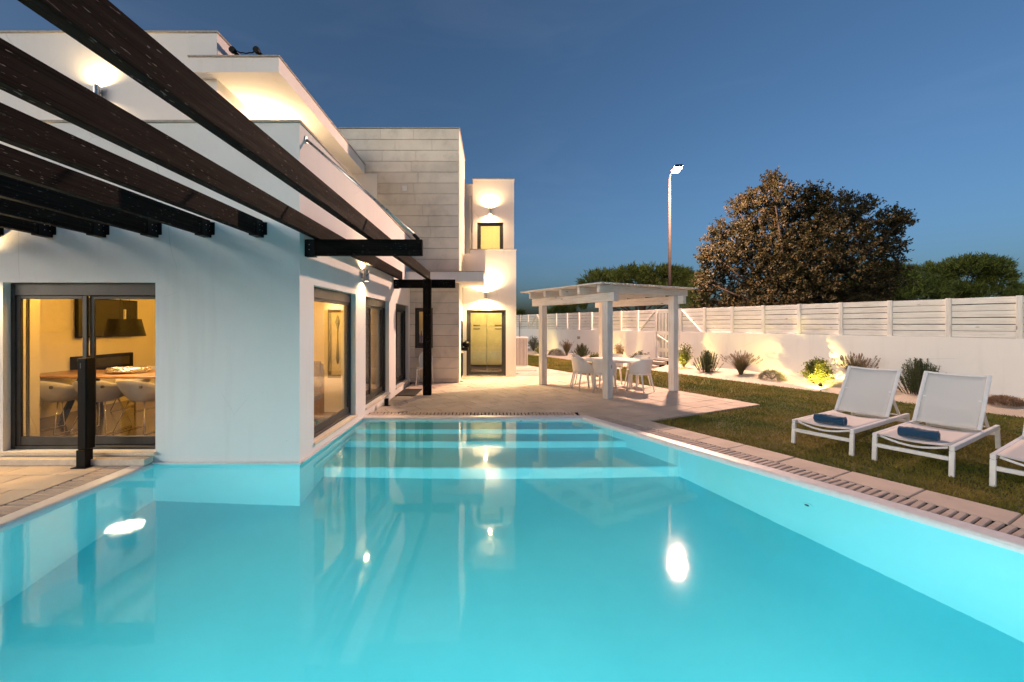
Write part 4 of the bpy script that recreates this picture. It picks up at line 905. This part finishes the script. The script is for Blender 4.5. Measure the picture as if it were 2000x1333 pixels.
def towel():
    root = thing('rolled_towel', '', 'towel', group='rolled blue towels on the loungers')
    def prof(a, x): r = .060+.004*math.sin(3*a+x*9)+.003*math.sin(x*40); return (1.12*r*math.cos(a), .056+max(-.055, r*math.sin(a)))
    B = MB(); n = 26
    B.grid(lambda u, v: (-.17+.34*u, *prof(2*math.pi*v, u)), 14, n)
    for x in (-.17, .17):
        pts = []; 
        for k in range(60): a = k*.42; r = .010+.0017*k*(.42); r = min(.046, .006+.0007*k); pts.append((x+(.004 if x > 0 else -.004), 1.12*r*math.cos(a), .054+r*math.sin(a)))
        B.tube(pts, .0045, 6)
        B.add([(x, 0, .054)]+[(x, *prof(2*math.pi*k/n, 0 if x < 0 else 1)) for k in range(n)], [(0, 1+k, 1+(k+1) % n) for k in range(n)])
    B.build('roll', M['towel'], root, smooth=True, recalc=True); MB().box(-.168, .168, -.075, .03, 0, .006).build('loose_edge', M['towel'], root, bevel=.002); return root
tw0 = towel()
for i, lb in enumerate(('rolled blue towel on the lounger farthest from the camera', 'rolled blue towel on the middle lounger')):
    o = tw0 if i == 0 else copy_tree(tw0); p = spots_[i][0]; lx, ly = .32, .27
    c, s = math.cos(la), math.sin(la); o.location = (p[0]+c*lx-s*ly, p[1]+s*lx+c*ly, lz+.308); o.rotation_euler = (0, 0, la+R(6 if i else 3)); o['label'] = lb

# ================================================================== GARDEN WALL, FENCE, GATE
WT, FT = 1.35, 2.22; GA, GB = 8.28, 9.46          # gate opening along the wall
def fbox(mb, s0, s1, o0, o1, z0, z1):
    v = [FP(s0, o0, z0), FP(s1, o0, z0), FP(s1, o1, z0), FP(s0, o1, z0), FP(s0, o0, z1), FP(s1, o0, z1), FP(s1, o1, z1), FP(s0, o1, z1)]
    return mb.add(v, [(0,3,2,1),(4,5,6,7),(0,1,5,4),(1,2,6,5),(2,3,7,6),(3,0,4,7)])
gw = thing('garden_wall', 'long white rendered garden wall below the plank fence', 'wall', FP(6, 0, 0), world=True)
B = MB(); fbox(B, -12, GA, -.2, 0, -.1, WT); fbox(B, GB, 23, -.2, 0, -.1, WT); fbox(B, GA, GB, -.2, -.0, -.1, .30); B.build('wall', M['stucco'], gw, recalc=True)
MB_ = MB(); fbox(MB_, s_at(1133), s_at(1133)+.22, .001, .012, .88, 1.02); MB_.build('vent_grille', M['cap'], gw, recalc=True)
fe = thing('plank_fence', 'whitewashed horizontal plank fence standing on the garden wall', 'fence', FP(6, 0, WT), world=True)
frot = math.atan2(FD[1], FD[0])
edges_ = [-11.2+1.04*k for k in range(0, 11)]
edges_ = [.065+1.03*k for k in range(-11, 8)]+[GA]
left_ = [GB]+[GB+1.0*k for k in range(1, 14)]
def fpiece(s0, s1, o0, o1, z0, z1, name, mat, parent, bevel=.004):
    cs, co, cz = (s0+s1)/2, (o0+o1)/2, (z0+z1)/2
    mb = MB().box(-(s1-s0)/2, (s1-s0)/2, -(o1-o0)/2, (o1-o0)/2, -(z1-z0)/2, (z1-z0)/2)
    o = mb.build(name, mat, parent, bevel=bevel); o.location = FP(cs, co, cz); o.rotation_euler = (0, 0, frot); return o
for seq in (edges_, left_):
    for k in range(len(seq)):
        if seq[k] > -9: fpiece(seq[k]-.045, seq[k]+.045, -.075, -.02, WT+.001, FT+.005, 'post', M['wwz'], fe)
        if k < len(seq)-1 and seq[k] > -9:
            for r in range(6):
                z = WT+.008+r*.1445; dz = random.uniform(-.004, .004); fpiece(seq[k]+.002, seq[k+1]-.002, -.102+random.uniform(-.004, .004), -.08, z+dz, z+.132+dz, 'board', M['wwx'], fe)
def brace(s0, z0, s1, z1):
    a = Vector(FP(s0, -.045, z0)); b = Vector(FP(s1, -.045, z1)); mid = (a+b)/2; MBb = MB().bar(a-mid, b-mid, .03, .07, (FN[0], FN[1], 0)); o = MBb.build('brace', M['wwx'], fe, bevel=.003); o.location = mid
brace(GA-.05, FT-.06, GA-.85, WT+.04); brace(GB+.05, FT-.06, GB+.85, WT+.04)
s5 = left_[9]; brace(s5+.04, FT-.05, s5+.8, WT+.04); brace(s5-.04, FT-.05, s5-.8, WT+.04)
ga = thing('garden_gate', 'whitewashed wooden garden gate in the wall behind the pergola', 'gate', FP((GA+GB)/2, -.1, .3), world=True)
n = 7
for k in range(n): w = (GB-GA-.1)/n; fpiece(GA+.05+k*w+.018, GA+.05+(k+1)*w-.018, -.10, -.078, .34, FT+.0, 'board', M['wwz'], ga)
for z in (.55, 1.22, 2.08): fpiece(GA+.05, GB-.05, -.077, -.05, z, z+.14, 'rail', M['wwx'], ga)
a = Vector(FP(GB-.08, -.06, 1.20)); b = Vector(FP(GA+.08, -.06, .70)); mid = (a+b)/2; o = MB().bar(a-mid, b-mid, .024, .11, (FN[0], FN[1], 0)).build('brace', M['wwx'], ga, bevel=.003); o.location = mid
fpiece(GB-.14, GB-.07, -.05, -.02, .98, 1.10, 'lock_box', M['steel'], ga)
for k, (lb) in enumerate(('upper dark timber step below the garden gate', 'lower dark timber step below the garden gate')):
    ts = thing('timber_step', lb, 'step', FP((GA+GB)/2+.1, .35+.4*k, 0), frot, group='timber steps to the gate'); MB().box(-.55, .55, -.12, .12, .0, .24-.12*k).build('sleeper', M['dwx'], ts, bevel=.01)
    MB().box(-.5, .5, .121, .4, 0, .225-.12*k).build('tread_fill', M['gravel'], ts)
# outdoor shower head over the fence end
sh_ = thing('shower_pipe', 'bent grey shower pipe at the far end of the fence', 'shower', FP(s_at(1022), .1, 0), world=True); p = FP(s_at(1017), .1); MB().tube([(p[0], p[1], 0), (p[0], p[1], 2.2), (p[0]+.05, p[1], 2.27), (p[0]+.22, p[1], 2.27), (p[0]+.25, p[1], 2.2)], .02, 8).build('pipe', M['poletone'], sh_, smooth=True); MB().tube([(p[0]+.25, p[1], 2.2), (p[0]+.25, p[1], 2.17)], [.03, .09], 12).build('head', M['poletone'], sh_)

# ================================================================== PLANTS
def diamonds(C, D_, L, W_):
    "leaf-shaped quads from base points C along unit D_"
    n = len(C); up = rng.normal(0, 1, (n, 3)); S_ = np.cross(D_, up); S_ /= np.linalg.norm(S_, axis=1)[:, None]+1e-9
    L = np.broadcast_to(L, (n,))[:, None]; W_ = np.broadcast_to(W_, (n,))[:, None]
    V = np.stack([C, C+D_*L*.45+S_*W_/2, C+D_*L, C+D_*L*.45-S_*W_/2], 1); return V.reshape(-1, 3)
def unit(a): return a/(np.linalg.norm(a, axis=1)[:, None]+1e-9)
GROUPN = 'shrubs and grasses in the garden bed'
def plant(name, label, cat, x, o=.75):
    s = s_at(x, o); p = FP(s, o, bedz(s, o)-.01); return thing(name, label, cat, p, random.uniform(0, 6), GROUPN)
def rosemary(x, label, h=.6, w=.6, o=.75):
    r = plant('rosemary_bush', label, 'shrub', x, o); V = []; st = MB(); ns = int(95*w/.6)
    for k in range(ns):
        a = rng.uniform(0, 6.283); rr = abs(rng.normal(0, .5))*w/2; rr = min(rr, w/2); hh = h*(1-.5*(rr/(w/2))**2)*rng.uniform(.6, 1.08)
        b = np.array([math.cos(a)*rr*.6, math.sin(a)*rr*.6, 0]); t_ = np.array([math.cos(a)*rr*1.15, math.sin(a)*rr*1.15, hh]); m = int(95*hh/.5)
        tt = rng.uniform(.12, 1, m)[:, None]; C = b+(t_-b)*tt; d = unit(rng.normal(0, 1, (m, 3))*[1, 1, .4]+[0, 0, .8]); V.append(diamonds(C, d, rng.uniform(.025, .042, m), .010))
        st.tube([b, t_], .004, 4, cap=False)
    st.build('stems', M['bark'], r); o = tri_mesh('foliage', np.concatenate(V), M['rosemary'], 4, parent=r); o['kind'] = 'stuff'
def fountain(x, label, h=.6, w=.7, o=.75, plumes=46):
    r = plant('fountain_grass', label, 'grass clump', x, o); V = []
    n = 1500; a = rng.uniform(0, 6.283, n); L = h*rng.uniform(.5, 1.05, n); lean = rng.uniform(.1, 1.0, n)*w/2/h
    dirx = np.stack([np.cos(a), np.sin(a), np.zeros(n)], 1); sd = np.stack([-np.sin(a), np.cos(a), np.zeros(n)], 1)*.0055
    pts = []
    for k in range(4):
        t_ = k/3; pts.append(dirx*(.04+lean*L*t_**1.6)[:, None]+np.array([0, 0, 1])*(L*(t_-.28*t_*t_*lean))[:, None])
    for k in range(3): V.append(np.stack([pts[k]-sd*(1-k/3), pts[k]+sd*(1-k/3), pts[k+1]+sd*(1-(k+1)/3+.05), pts[k+1]-sd*(1-(k+1)/3+.05)], 1).reshape(-1, 3))
    o1 = tri_mesh('blades', np.concatenate(V), M['oat'], 4, parent=r); o1['kind'] = 'stuff'; P = []
    for k in range(plumes):
        a = rng.uniform(0, 6.283); l = rng.uniform(.15, 1)*w*.62; tip = np.array([math.cos(a)*l, math.sin(a)*l, h*rng.uniform(.85, 1.2)-l*.35]); base = tip*.7; d = (tip-base); d /= np.linalg.norm(d); m = 60
        tt = rng.uniform(0, 1, m); C = tip-d*.12*(1-tt)[:, None]; P.append(diamonds(C, unit(rng.normal(0, .5, (m, 3))+d), .030*np.sin(math.pi*np.clip(tt, .15, .9))+.008, .006))
        P.append(diamonds(np.repeat(np.array([[0, 0, .05]]), 1, 0)+0*d, (tip/np.linalg.norm(tip))[None], np.linalg.norm(tip), .006))
    o1 = tri_mesh('plumes', np.concatenate(P), M['plume'], 4, parent=r); o1['kind'] = 'stuff'
def mound(x, label, h=.28, w=.62, o=.9, mat='santolina'):
    r = plant('santolina_mound', label, 'shrub', x, o); n = 4200; a = rng.uniform(0, 6.283, n); ph = np.arccos(rng.uniform(0, 1, n)); rr = rng.uniform(.72, 1.0, n)*(1+.08*np.sin(5*a)+.06*np.sin(9*a+2))
    N_ = np.stack([np.cos(a)*np.sin(ph), np.sin(a)*np.sin(ph), np.cos(ph)], 1); C = N_*rr[:, None]*np.array([w/2, w/2, h]); d = unit(N_+rng.normal(0, .5, (n, 3))+[0, 0, .3])
    o1 = tri_mesh('foliage', diamonds(C, d, rng.uniform(.02, .05, n), .009), M[mat], 4, parent=r); o1['kind'] = 'stuff'
    st = MB(); [st.tube([(0, 0, 0), (math.cos(k)*w*.3, math.sin(k)*w*.3, h*.6)], .006, 4) for k in range(9)]; st.build('stems', M['bark'], r)
def leafy(x, label, h=.6, w=.7, o=.75, n=900, mat='shrubleaf', name='leafy_shrub', size=.055, lean=(0, 0)):
    r = plant(name, label, 'shrub', x, o); V = []; st = MB(); nb = 24
    for k in range(nb):
        a = rng.uniform(0, 6.283); l = rng.uniform(.2, 1)*w/2; tip = np.array([math.cos(a)*l+lean[0]*rng.random(), math.sin(a)*l, h*rng.uniform(.45, 1.05)*(1-.35*(l/(w/2))**2)]); mid = tip*.5+np.array([0, 0, h*.08])
        st.tube([(0, 0, 0), mid, tip], [.010, .007, .004], 5, cap=False); m = n//nb; tt = rng.uniform(.25, 1.02, m)[:, None]; C = np.where(tt < .5, mid*tt*2, mid+(tip-mid)*(tt-.5)*2)+rng.normal(0, .035, (m, 3))
        V.append(diamonds(C, unit(rng.normal(0, 1, (m, 3))+tip/np.linalg.norm(tip)*.8), rng.uniform(.7, 1.2, m)*size, rng.uniform(.4, .6, m)*size))
    st.build('stems', M['bark'], r); o1 = tri_mesh('foliage', np.concatenate(V), M[mat], 4, parent=r); o1['kind'] = 'stuff'
mound(1962, 'small dark dried mound plant by the wall, behind the second lounger', .16, .5, .75, 'plume')
rosemary(1797, 'tall bright rosemary bush behind the gap between two loungers', .78, .98, .55)
fountain(1672, 'fountain grass with dark plumes behind the first lounger', .78, .85, .62, 80)
leafy(1590, 'rounded shrub glowing yellow in front of a garden spotlight', .68, .90, .72, 6500, size=.055)
mound(1507, 'low grey santolina mound between the fountain grass and the glowing shrub', .27, .66, .85)
fountain(1447, 'fountain grass with many pink plumes between two bushes of the bed', .68, .95, .72, 80)
rosemary(1381, 'dark upright rosemary bush between the gate post and the fountain grass', .70, .85, .72)
leafy(1336, 'leafy shrub lit from below beside the right pergola post', .90, .62, .6, 2200)
leafy(1250, 'grey green shrub left of the garden gate', .52, .85, .6, 1700, 'greyleaf')
leafy(1208, 'orange lit feathery shrub just behind the front pergola post', .78, .55, .6, 1300, 'plume', 'feathery_shrub')
leafy(1162, 'low lit yellow green shrub behind the garden table', .28, .65, .8, 1200)
rosemary(1136, 'far rosemary bush left of the garden table', .62, .9, .7)
fountain(1107, 'far fountain grass between the left pergola post and the rosemary', .75, .7, .65)
mound(1086, 'far low grey mound beside the left pergola post', .3, .8, .75)
leafy(1052, 'yellow green grassy shrub lit by the farthest spotlight', .45, .55, .95, 700, name='grassy_shrub')
leafy(1042, 'large dark shrub at the far end of the bed beside the slatted box', 1.0, .95, .45, 2200, 'greyleaf')
def spotlight(x, label, o=1.15, e=1.0, to=(0, -.9, .55), size=95):
    s = s_at(x, o); z = bedz(s, o); base = Vector(FP(s, o, z)); root = thing('garden_spotlight', label, 'spotlight', tuple(base), world=True, group='garden spotlights in the bed')
    tgt = Vector(FP(s+to[0], o+to[1], z+to[2])); d = (tgt-(base+Vector((0, 0, .16)))).normalized(); c = base+Vector((0, 0, .16))
    MB().tube([base-Vector((0, 0, .05)), base+Vector((0, 0, .12))], .008, 8).build('spike', M['black'], root); B = MB(); B.tube([c-d*.07, c+d*.05], [.035, .048], 16, cap=False); B.tube([c-d*.072, c-d*.07], .035, 16); B.build('housing', M['black'], root)
    MB().tube([c+d*.03, c+d*.032], .042, 16).build('lens', M['bulb'], root)
    lamp('SPOT', 'lamp_light', root, c+d*.06, W_SPOT*e, SPOT_C, .03, aim(c, tgt), R(size), .7)
def lit(x, o, tx, to_, h): return (s_at(tx, to_)-s_at(x, o), to_-o, h)
spotlight(1603, 'black spotlight at the foot of the glowing shrub', 1.38, 12, lit(1603, 1.38, 1590, .72, .24), 84)
spotlight(1318, 'spotlight hidden behind the right pergola post', 1.15, 1.8, lit(1318, 1.15, 1336, .6, .35), 105)
spotlight(1190, 'spotlight hidden behind the front pergola post', 1.10, 1.6, lit(1190, 1.1, 1206, .5, .5), 105)
spotlight(1060, 'farthest spotlight beside the left pergola post', 1.3, 2.2, lit(1060, 1.3, 1054, .8, .35), 105)

# ================================================================== STREET LAMP
sl = thing('street_lamp', 'tall lit street lamp on a slim pole behind the fence', 'street lamp', (7.21, 17.2, -.09), world=True)
MB().tube([(7.21, 17.2, -.09), (7.21, 17.2, 3.5), (7.21, 17.2, 7.55)], [.085, .065, .042], 14).build('pole', M['poletone'], sl, smooth=True)
MB().tube([(7.21, 17.2, 7.5), (7.20, 17.1, 7.66), (7.17, 16.8, 7.70), (7.13, 16.5, 7.66)], .028, 8).build('arm', M['poletone'], sl, smooth=True)
MB().obox((7.10, 16.28, 7.62), (-.12, -1, 0), (1, -.12, 0), (0, 0, 1), .30, .15, .045).build('head', M['poletone'], sl, bevel=.03, seg=3)
MB().obox((7.10, 16.26, 7.545), (-.12, -1, 0), (1, -.12, 0), (0, 0, 1), .24, .125, .045).build('lens', M['streetbulb'], sl, bevel=.03, seg=3)
lamp('POINT', 'lamp_light', sl, (7.10, 16.24, 7.42), W_STREET, STREET_C, .20)

# ================================================================== TREES
def broad_tree():
    D = 19.0; root = thing('broadleaf_tree', 'large broad tree with reddish brown lit leaves behind the fence', 'tree', (XatD(1550, D), D, -.09), world=True)
    base = Vector((XatD(1550, D), D, -.09)); tr = MB(); tr.tube([base, base+Vector((.1, 0, 1.2)), base+Vector((.0, .1, 2.6))], [.28, .22, .18], 10)
    cl = [(1430,470,52),(1478,425,50),(1512,385,34),(1505,490,80),(1580,425,58),(1600,500,85),(1680,435,44),(1690,490,62),(1738,446,24),(1650,555,72),(1545,565,80),(1440,555,66),(1402,505,34),(1392,585,36),(1722,545,36),(1552,400,34),(1628,405,30),(1462,605,60),(1600,610,66),(1375,545,20),(1500,358,14),(1450,395,16),(1760,432,12),(1690,600,50),(1560,500,70),(1668,418,30),(1748,440,16),(1600,400,26),(1408,455,22),(1735,490,24),(1505,350,9),(1440,405,11),(1468,388,9),(1590,374,11),(1655,392,11),(1695,400,11),(1738,420,10),(1766,430,9),(1376,500,11),(1371,548,9),(1728,560,12),(1748,525,10)]
    V = []
    for (x, y, r) in cl:
        dd_ = D+rng.normal(0, .6); c = np.array([XatD(x, dd_), dd_, CAMH+(HY-y)/FPX*dd_]); rr = r/FPX*D*.93
        lim = Vector(c); tr.tube([base+Vector((0, .05, 2.3)), (base+Vector((0, 0, 2.4)))*.5+lim*.5+Vector((0, 0, -.25)), lim], [.09, .055, .02], 6)
        ns = int(10+200*rr*rr*.55)
        u_ = unit(rng.normal(0, 1, (ns, 3))); rad = rr*(rng.uniform(.3, 1.0, ns)+.22*(rng.random(ns) > .86))[:, None]; S_ = c+u_*rad*[1, 1.1, .95]
        for k in range(ns):
            d = unit((u_[k]+rng.normal(0, .5, 3)+[0, 0, .45])[None])[0]; m = 26; tt = rng.uniform(-.1, 1, m)[:, None]
            C = S_[k]+d*tt*.32+rng.normal(0, .04, (m, 3)); V.append(diamonds(C, unit(rng.normal(0, .8, (m, 3))+d*.7+[0, 0, -.35]), rng.uniform(.08, .14, m), rng.uniform(.05, .078, m)))
    tr.build('trunk', M['bark'], root, smooth=True); o = tri_mesh('crown', np.concatenate(V), M['treeleaf'], 4, parent=root); o['kind'] = 'stuff'
broad_tree()
def pine(label, x, D, blobs, name='pine_tree', tuft=.55, dens=1.0, behind=False):
    bx_ = XatD(x, D); root = thing(name, label, 'tree', (bx_, D, -.09), world=True, group='pine trees beyond the fence'); V = []; tr = MB(); base = Vector((bx_, D, -.09))
    zc = sum(CAMH+(HY-b[1])/FPX*D for b in blobs)/len(blobs); tr.tube([base, base+Vector((.2, 0, zc*.5)), base+Vector((0, 0, zc))], [.35, .28, .12], 8)
    for (px_, py_, rx, rz) in blobs:
        c = np.array([XatD(px_, D), D+rng.normal(0, .8), CAMH+(HY-py_)/FPX*D]); ax = np.array([rx, rx*1.1, rz])/FPX*D
        tr.tube([base+Vector((0, 0, zc*.45)), Vector(c)], [.12, .04], 5)
        ns = int(dens*(26+22*ax[0]*ax[2])); u_ = unit(rng.normal(0, 1, (ns, 3))*[1, 1, 1.0]); u_[:, 2] = np.where(u_[:, 2] < -.3, -u_[:, 2], u_[:, 2]); S_ = c+u_*ax*rng.uniform(.75, 1.05, ns)[:, None]
        m = 34; dd = unit(np.repeat(u_, m, 0)*.7+rng.normal(0, .6, (ns*m, 3))+[0, 0, .55]); C = np.repeat(S_, m, 0)+rng.normal(0, tuft*.28, (ns*m, 3)); V.append(diamonds(C, dd, rng.uniform(.5, 1.0, ns*m)*tuft, tuft*.13))
    tr.build('trunk', M['bark'], root, smooth=True); o = tri_mesh('crown', np.concatenate(V), M['pineleaf'], 4, parent=root); o['kind'] = 'stuff'
pine('wide dark umbrella pine behind the white pergola', 1250, 40, [(1175,560,42,24),(1225,550,50,22),(1270,545,46,18),(1310,552,44,22),(1345,565,36,24),(1200,585,60,26),(1270,580,60,30),(1330,590,50,26),(1150,580,26,20)], tuft=.6)
pine('green rounded pine just beyond the broad tree', 1720, 36, [(1712,545,40,24),(1740,552,36,24),(1690,575,44,28),(1740,580,46,26),(1780,585,46,22),(1670,590,40,22)], tuft=.5, dens=1.7)
pine('tallest green umbrella pine on the right, above the fence', 1860, 38, [(1830,545,40,26),(1868,532,46,22),(1905,538,34,24),(1925,558,24,28),(1850,575,60,24),(1905,580,40,22),(1800,570,36,24)], tuft=.5, dens=1.7)
pine('small distant tree at the right edge above the fence', 1985, 85, [(1975,578,14,8),(1995,572,16,9),(2015,574,14,9)], tuft=1.0)
pine('tiny distant tree line seen left of the left pergola post', 1090, 95, [(1095,608,14,8),(1112,612,10,7),(1075,616,12,6),(1016,616,7,5),(1128,600,14,10)], tuft=.9)
pine('dark narrow pine between the street lamp and the broad tree', 1372, 30, [(1368,560,14,22),(1375,590,18,20),(1362,600,16,18)], tuft=.4)

def far_tree(label, x, y, h, w):
    root = thing('pine_tree', label, 'tree', (x, y, -.09), world=True, group='pine trees on the sunset side'); V = []; tr = MB(); base = Vector((x, y, -.09)); tr.tube([base, base+Vector((.3, 0, h*.7))], [.4, .15], 7)
    for k in range(30):
        c = np.array([x+rng.uniform(-.6, .5)*w, y+rng.uniform(-.45, .45)*w, h*rng.uniform(.0, .9)]); ax = np.array([w*.3, w*.3, h*.13]); tr.tube([base+Vector((.2, 0, h*.4)), Vector(c)], [.15, .05], 5)
        u_ = unit(rng.normal(0, 1, (40, 3))); S_ = c+u_*ax; m = 16; C = np.repeat(S_, m, 0)+rng.normal(0, .4, (40*m, 3)); V.append(diamonds(C, unit(rng.normal(0, 1, (40*m, 3))+[0, 0, .6]), rng.uniform(.8, 1.8, 40*m), .35))
    tr.build('trunk', M['bark'], root, smooth=True); o = tri_mesh('crown', np.concatenate(V), M['pineleaf'], 4, parent=root); o['kind'] = 'stuff'
for k, (x, y, h, w, lb) in enumerate(((-150, -95, 15, 22, 'tallest pine mirrored faintly at the left edge of the sliding door glass'), (-128, -85, 11.5, 20, 'low pine mirrored faintly beside the tallest one in the sliding door glass'), (-112, -88, 13.5, 20, 'wide pine mirrored faintly in the first pane of the sliding door'), (-96, -86, 12, 20, 'pine mirrored faintly over the television in the sliding door glass'), (-82, -90, 14, 20, 'pine mirrored faintly above the pendant lamp in the sliding door glass'), (-66, -92, 11.5, 20, 'last low pine mirrored faintly at the right edge of the sliding door glass'))): far_tree(lb, x, y, h, w)

for o in list(scene.objects):
    if '_world' in o.keys(): del o['_world']
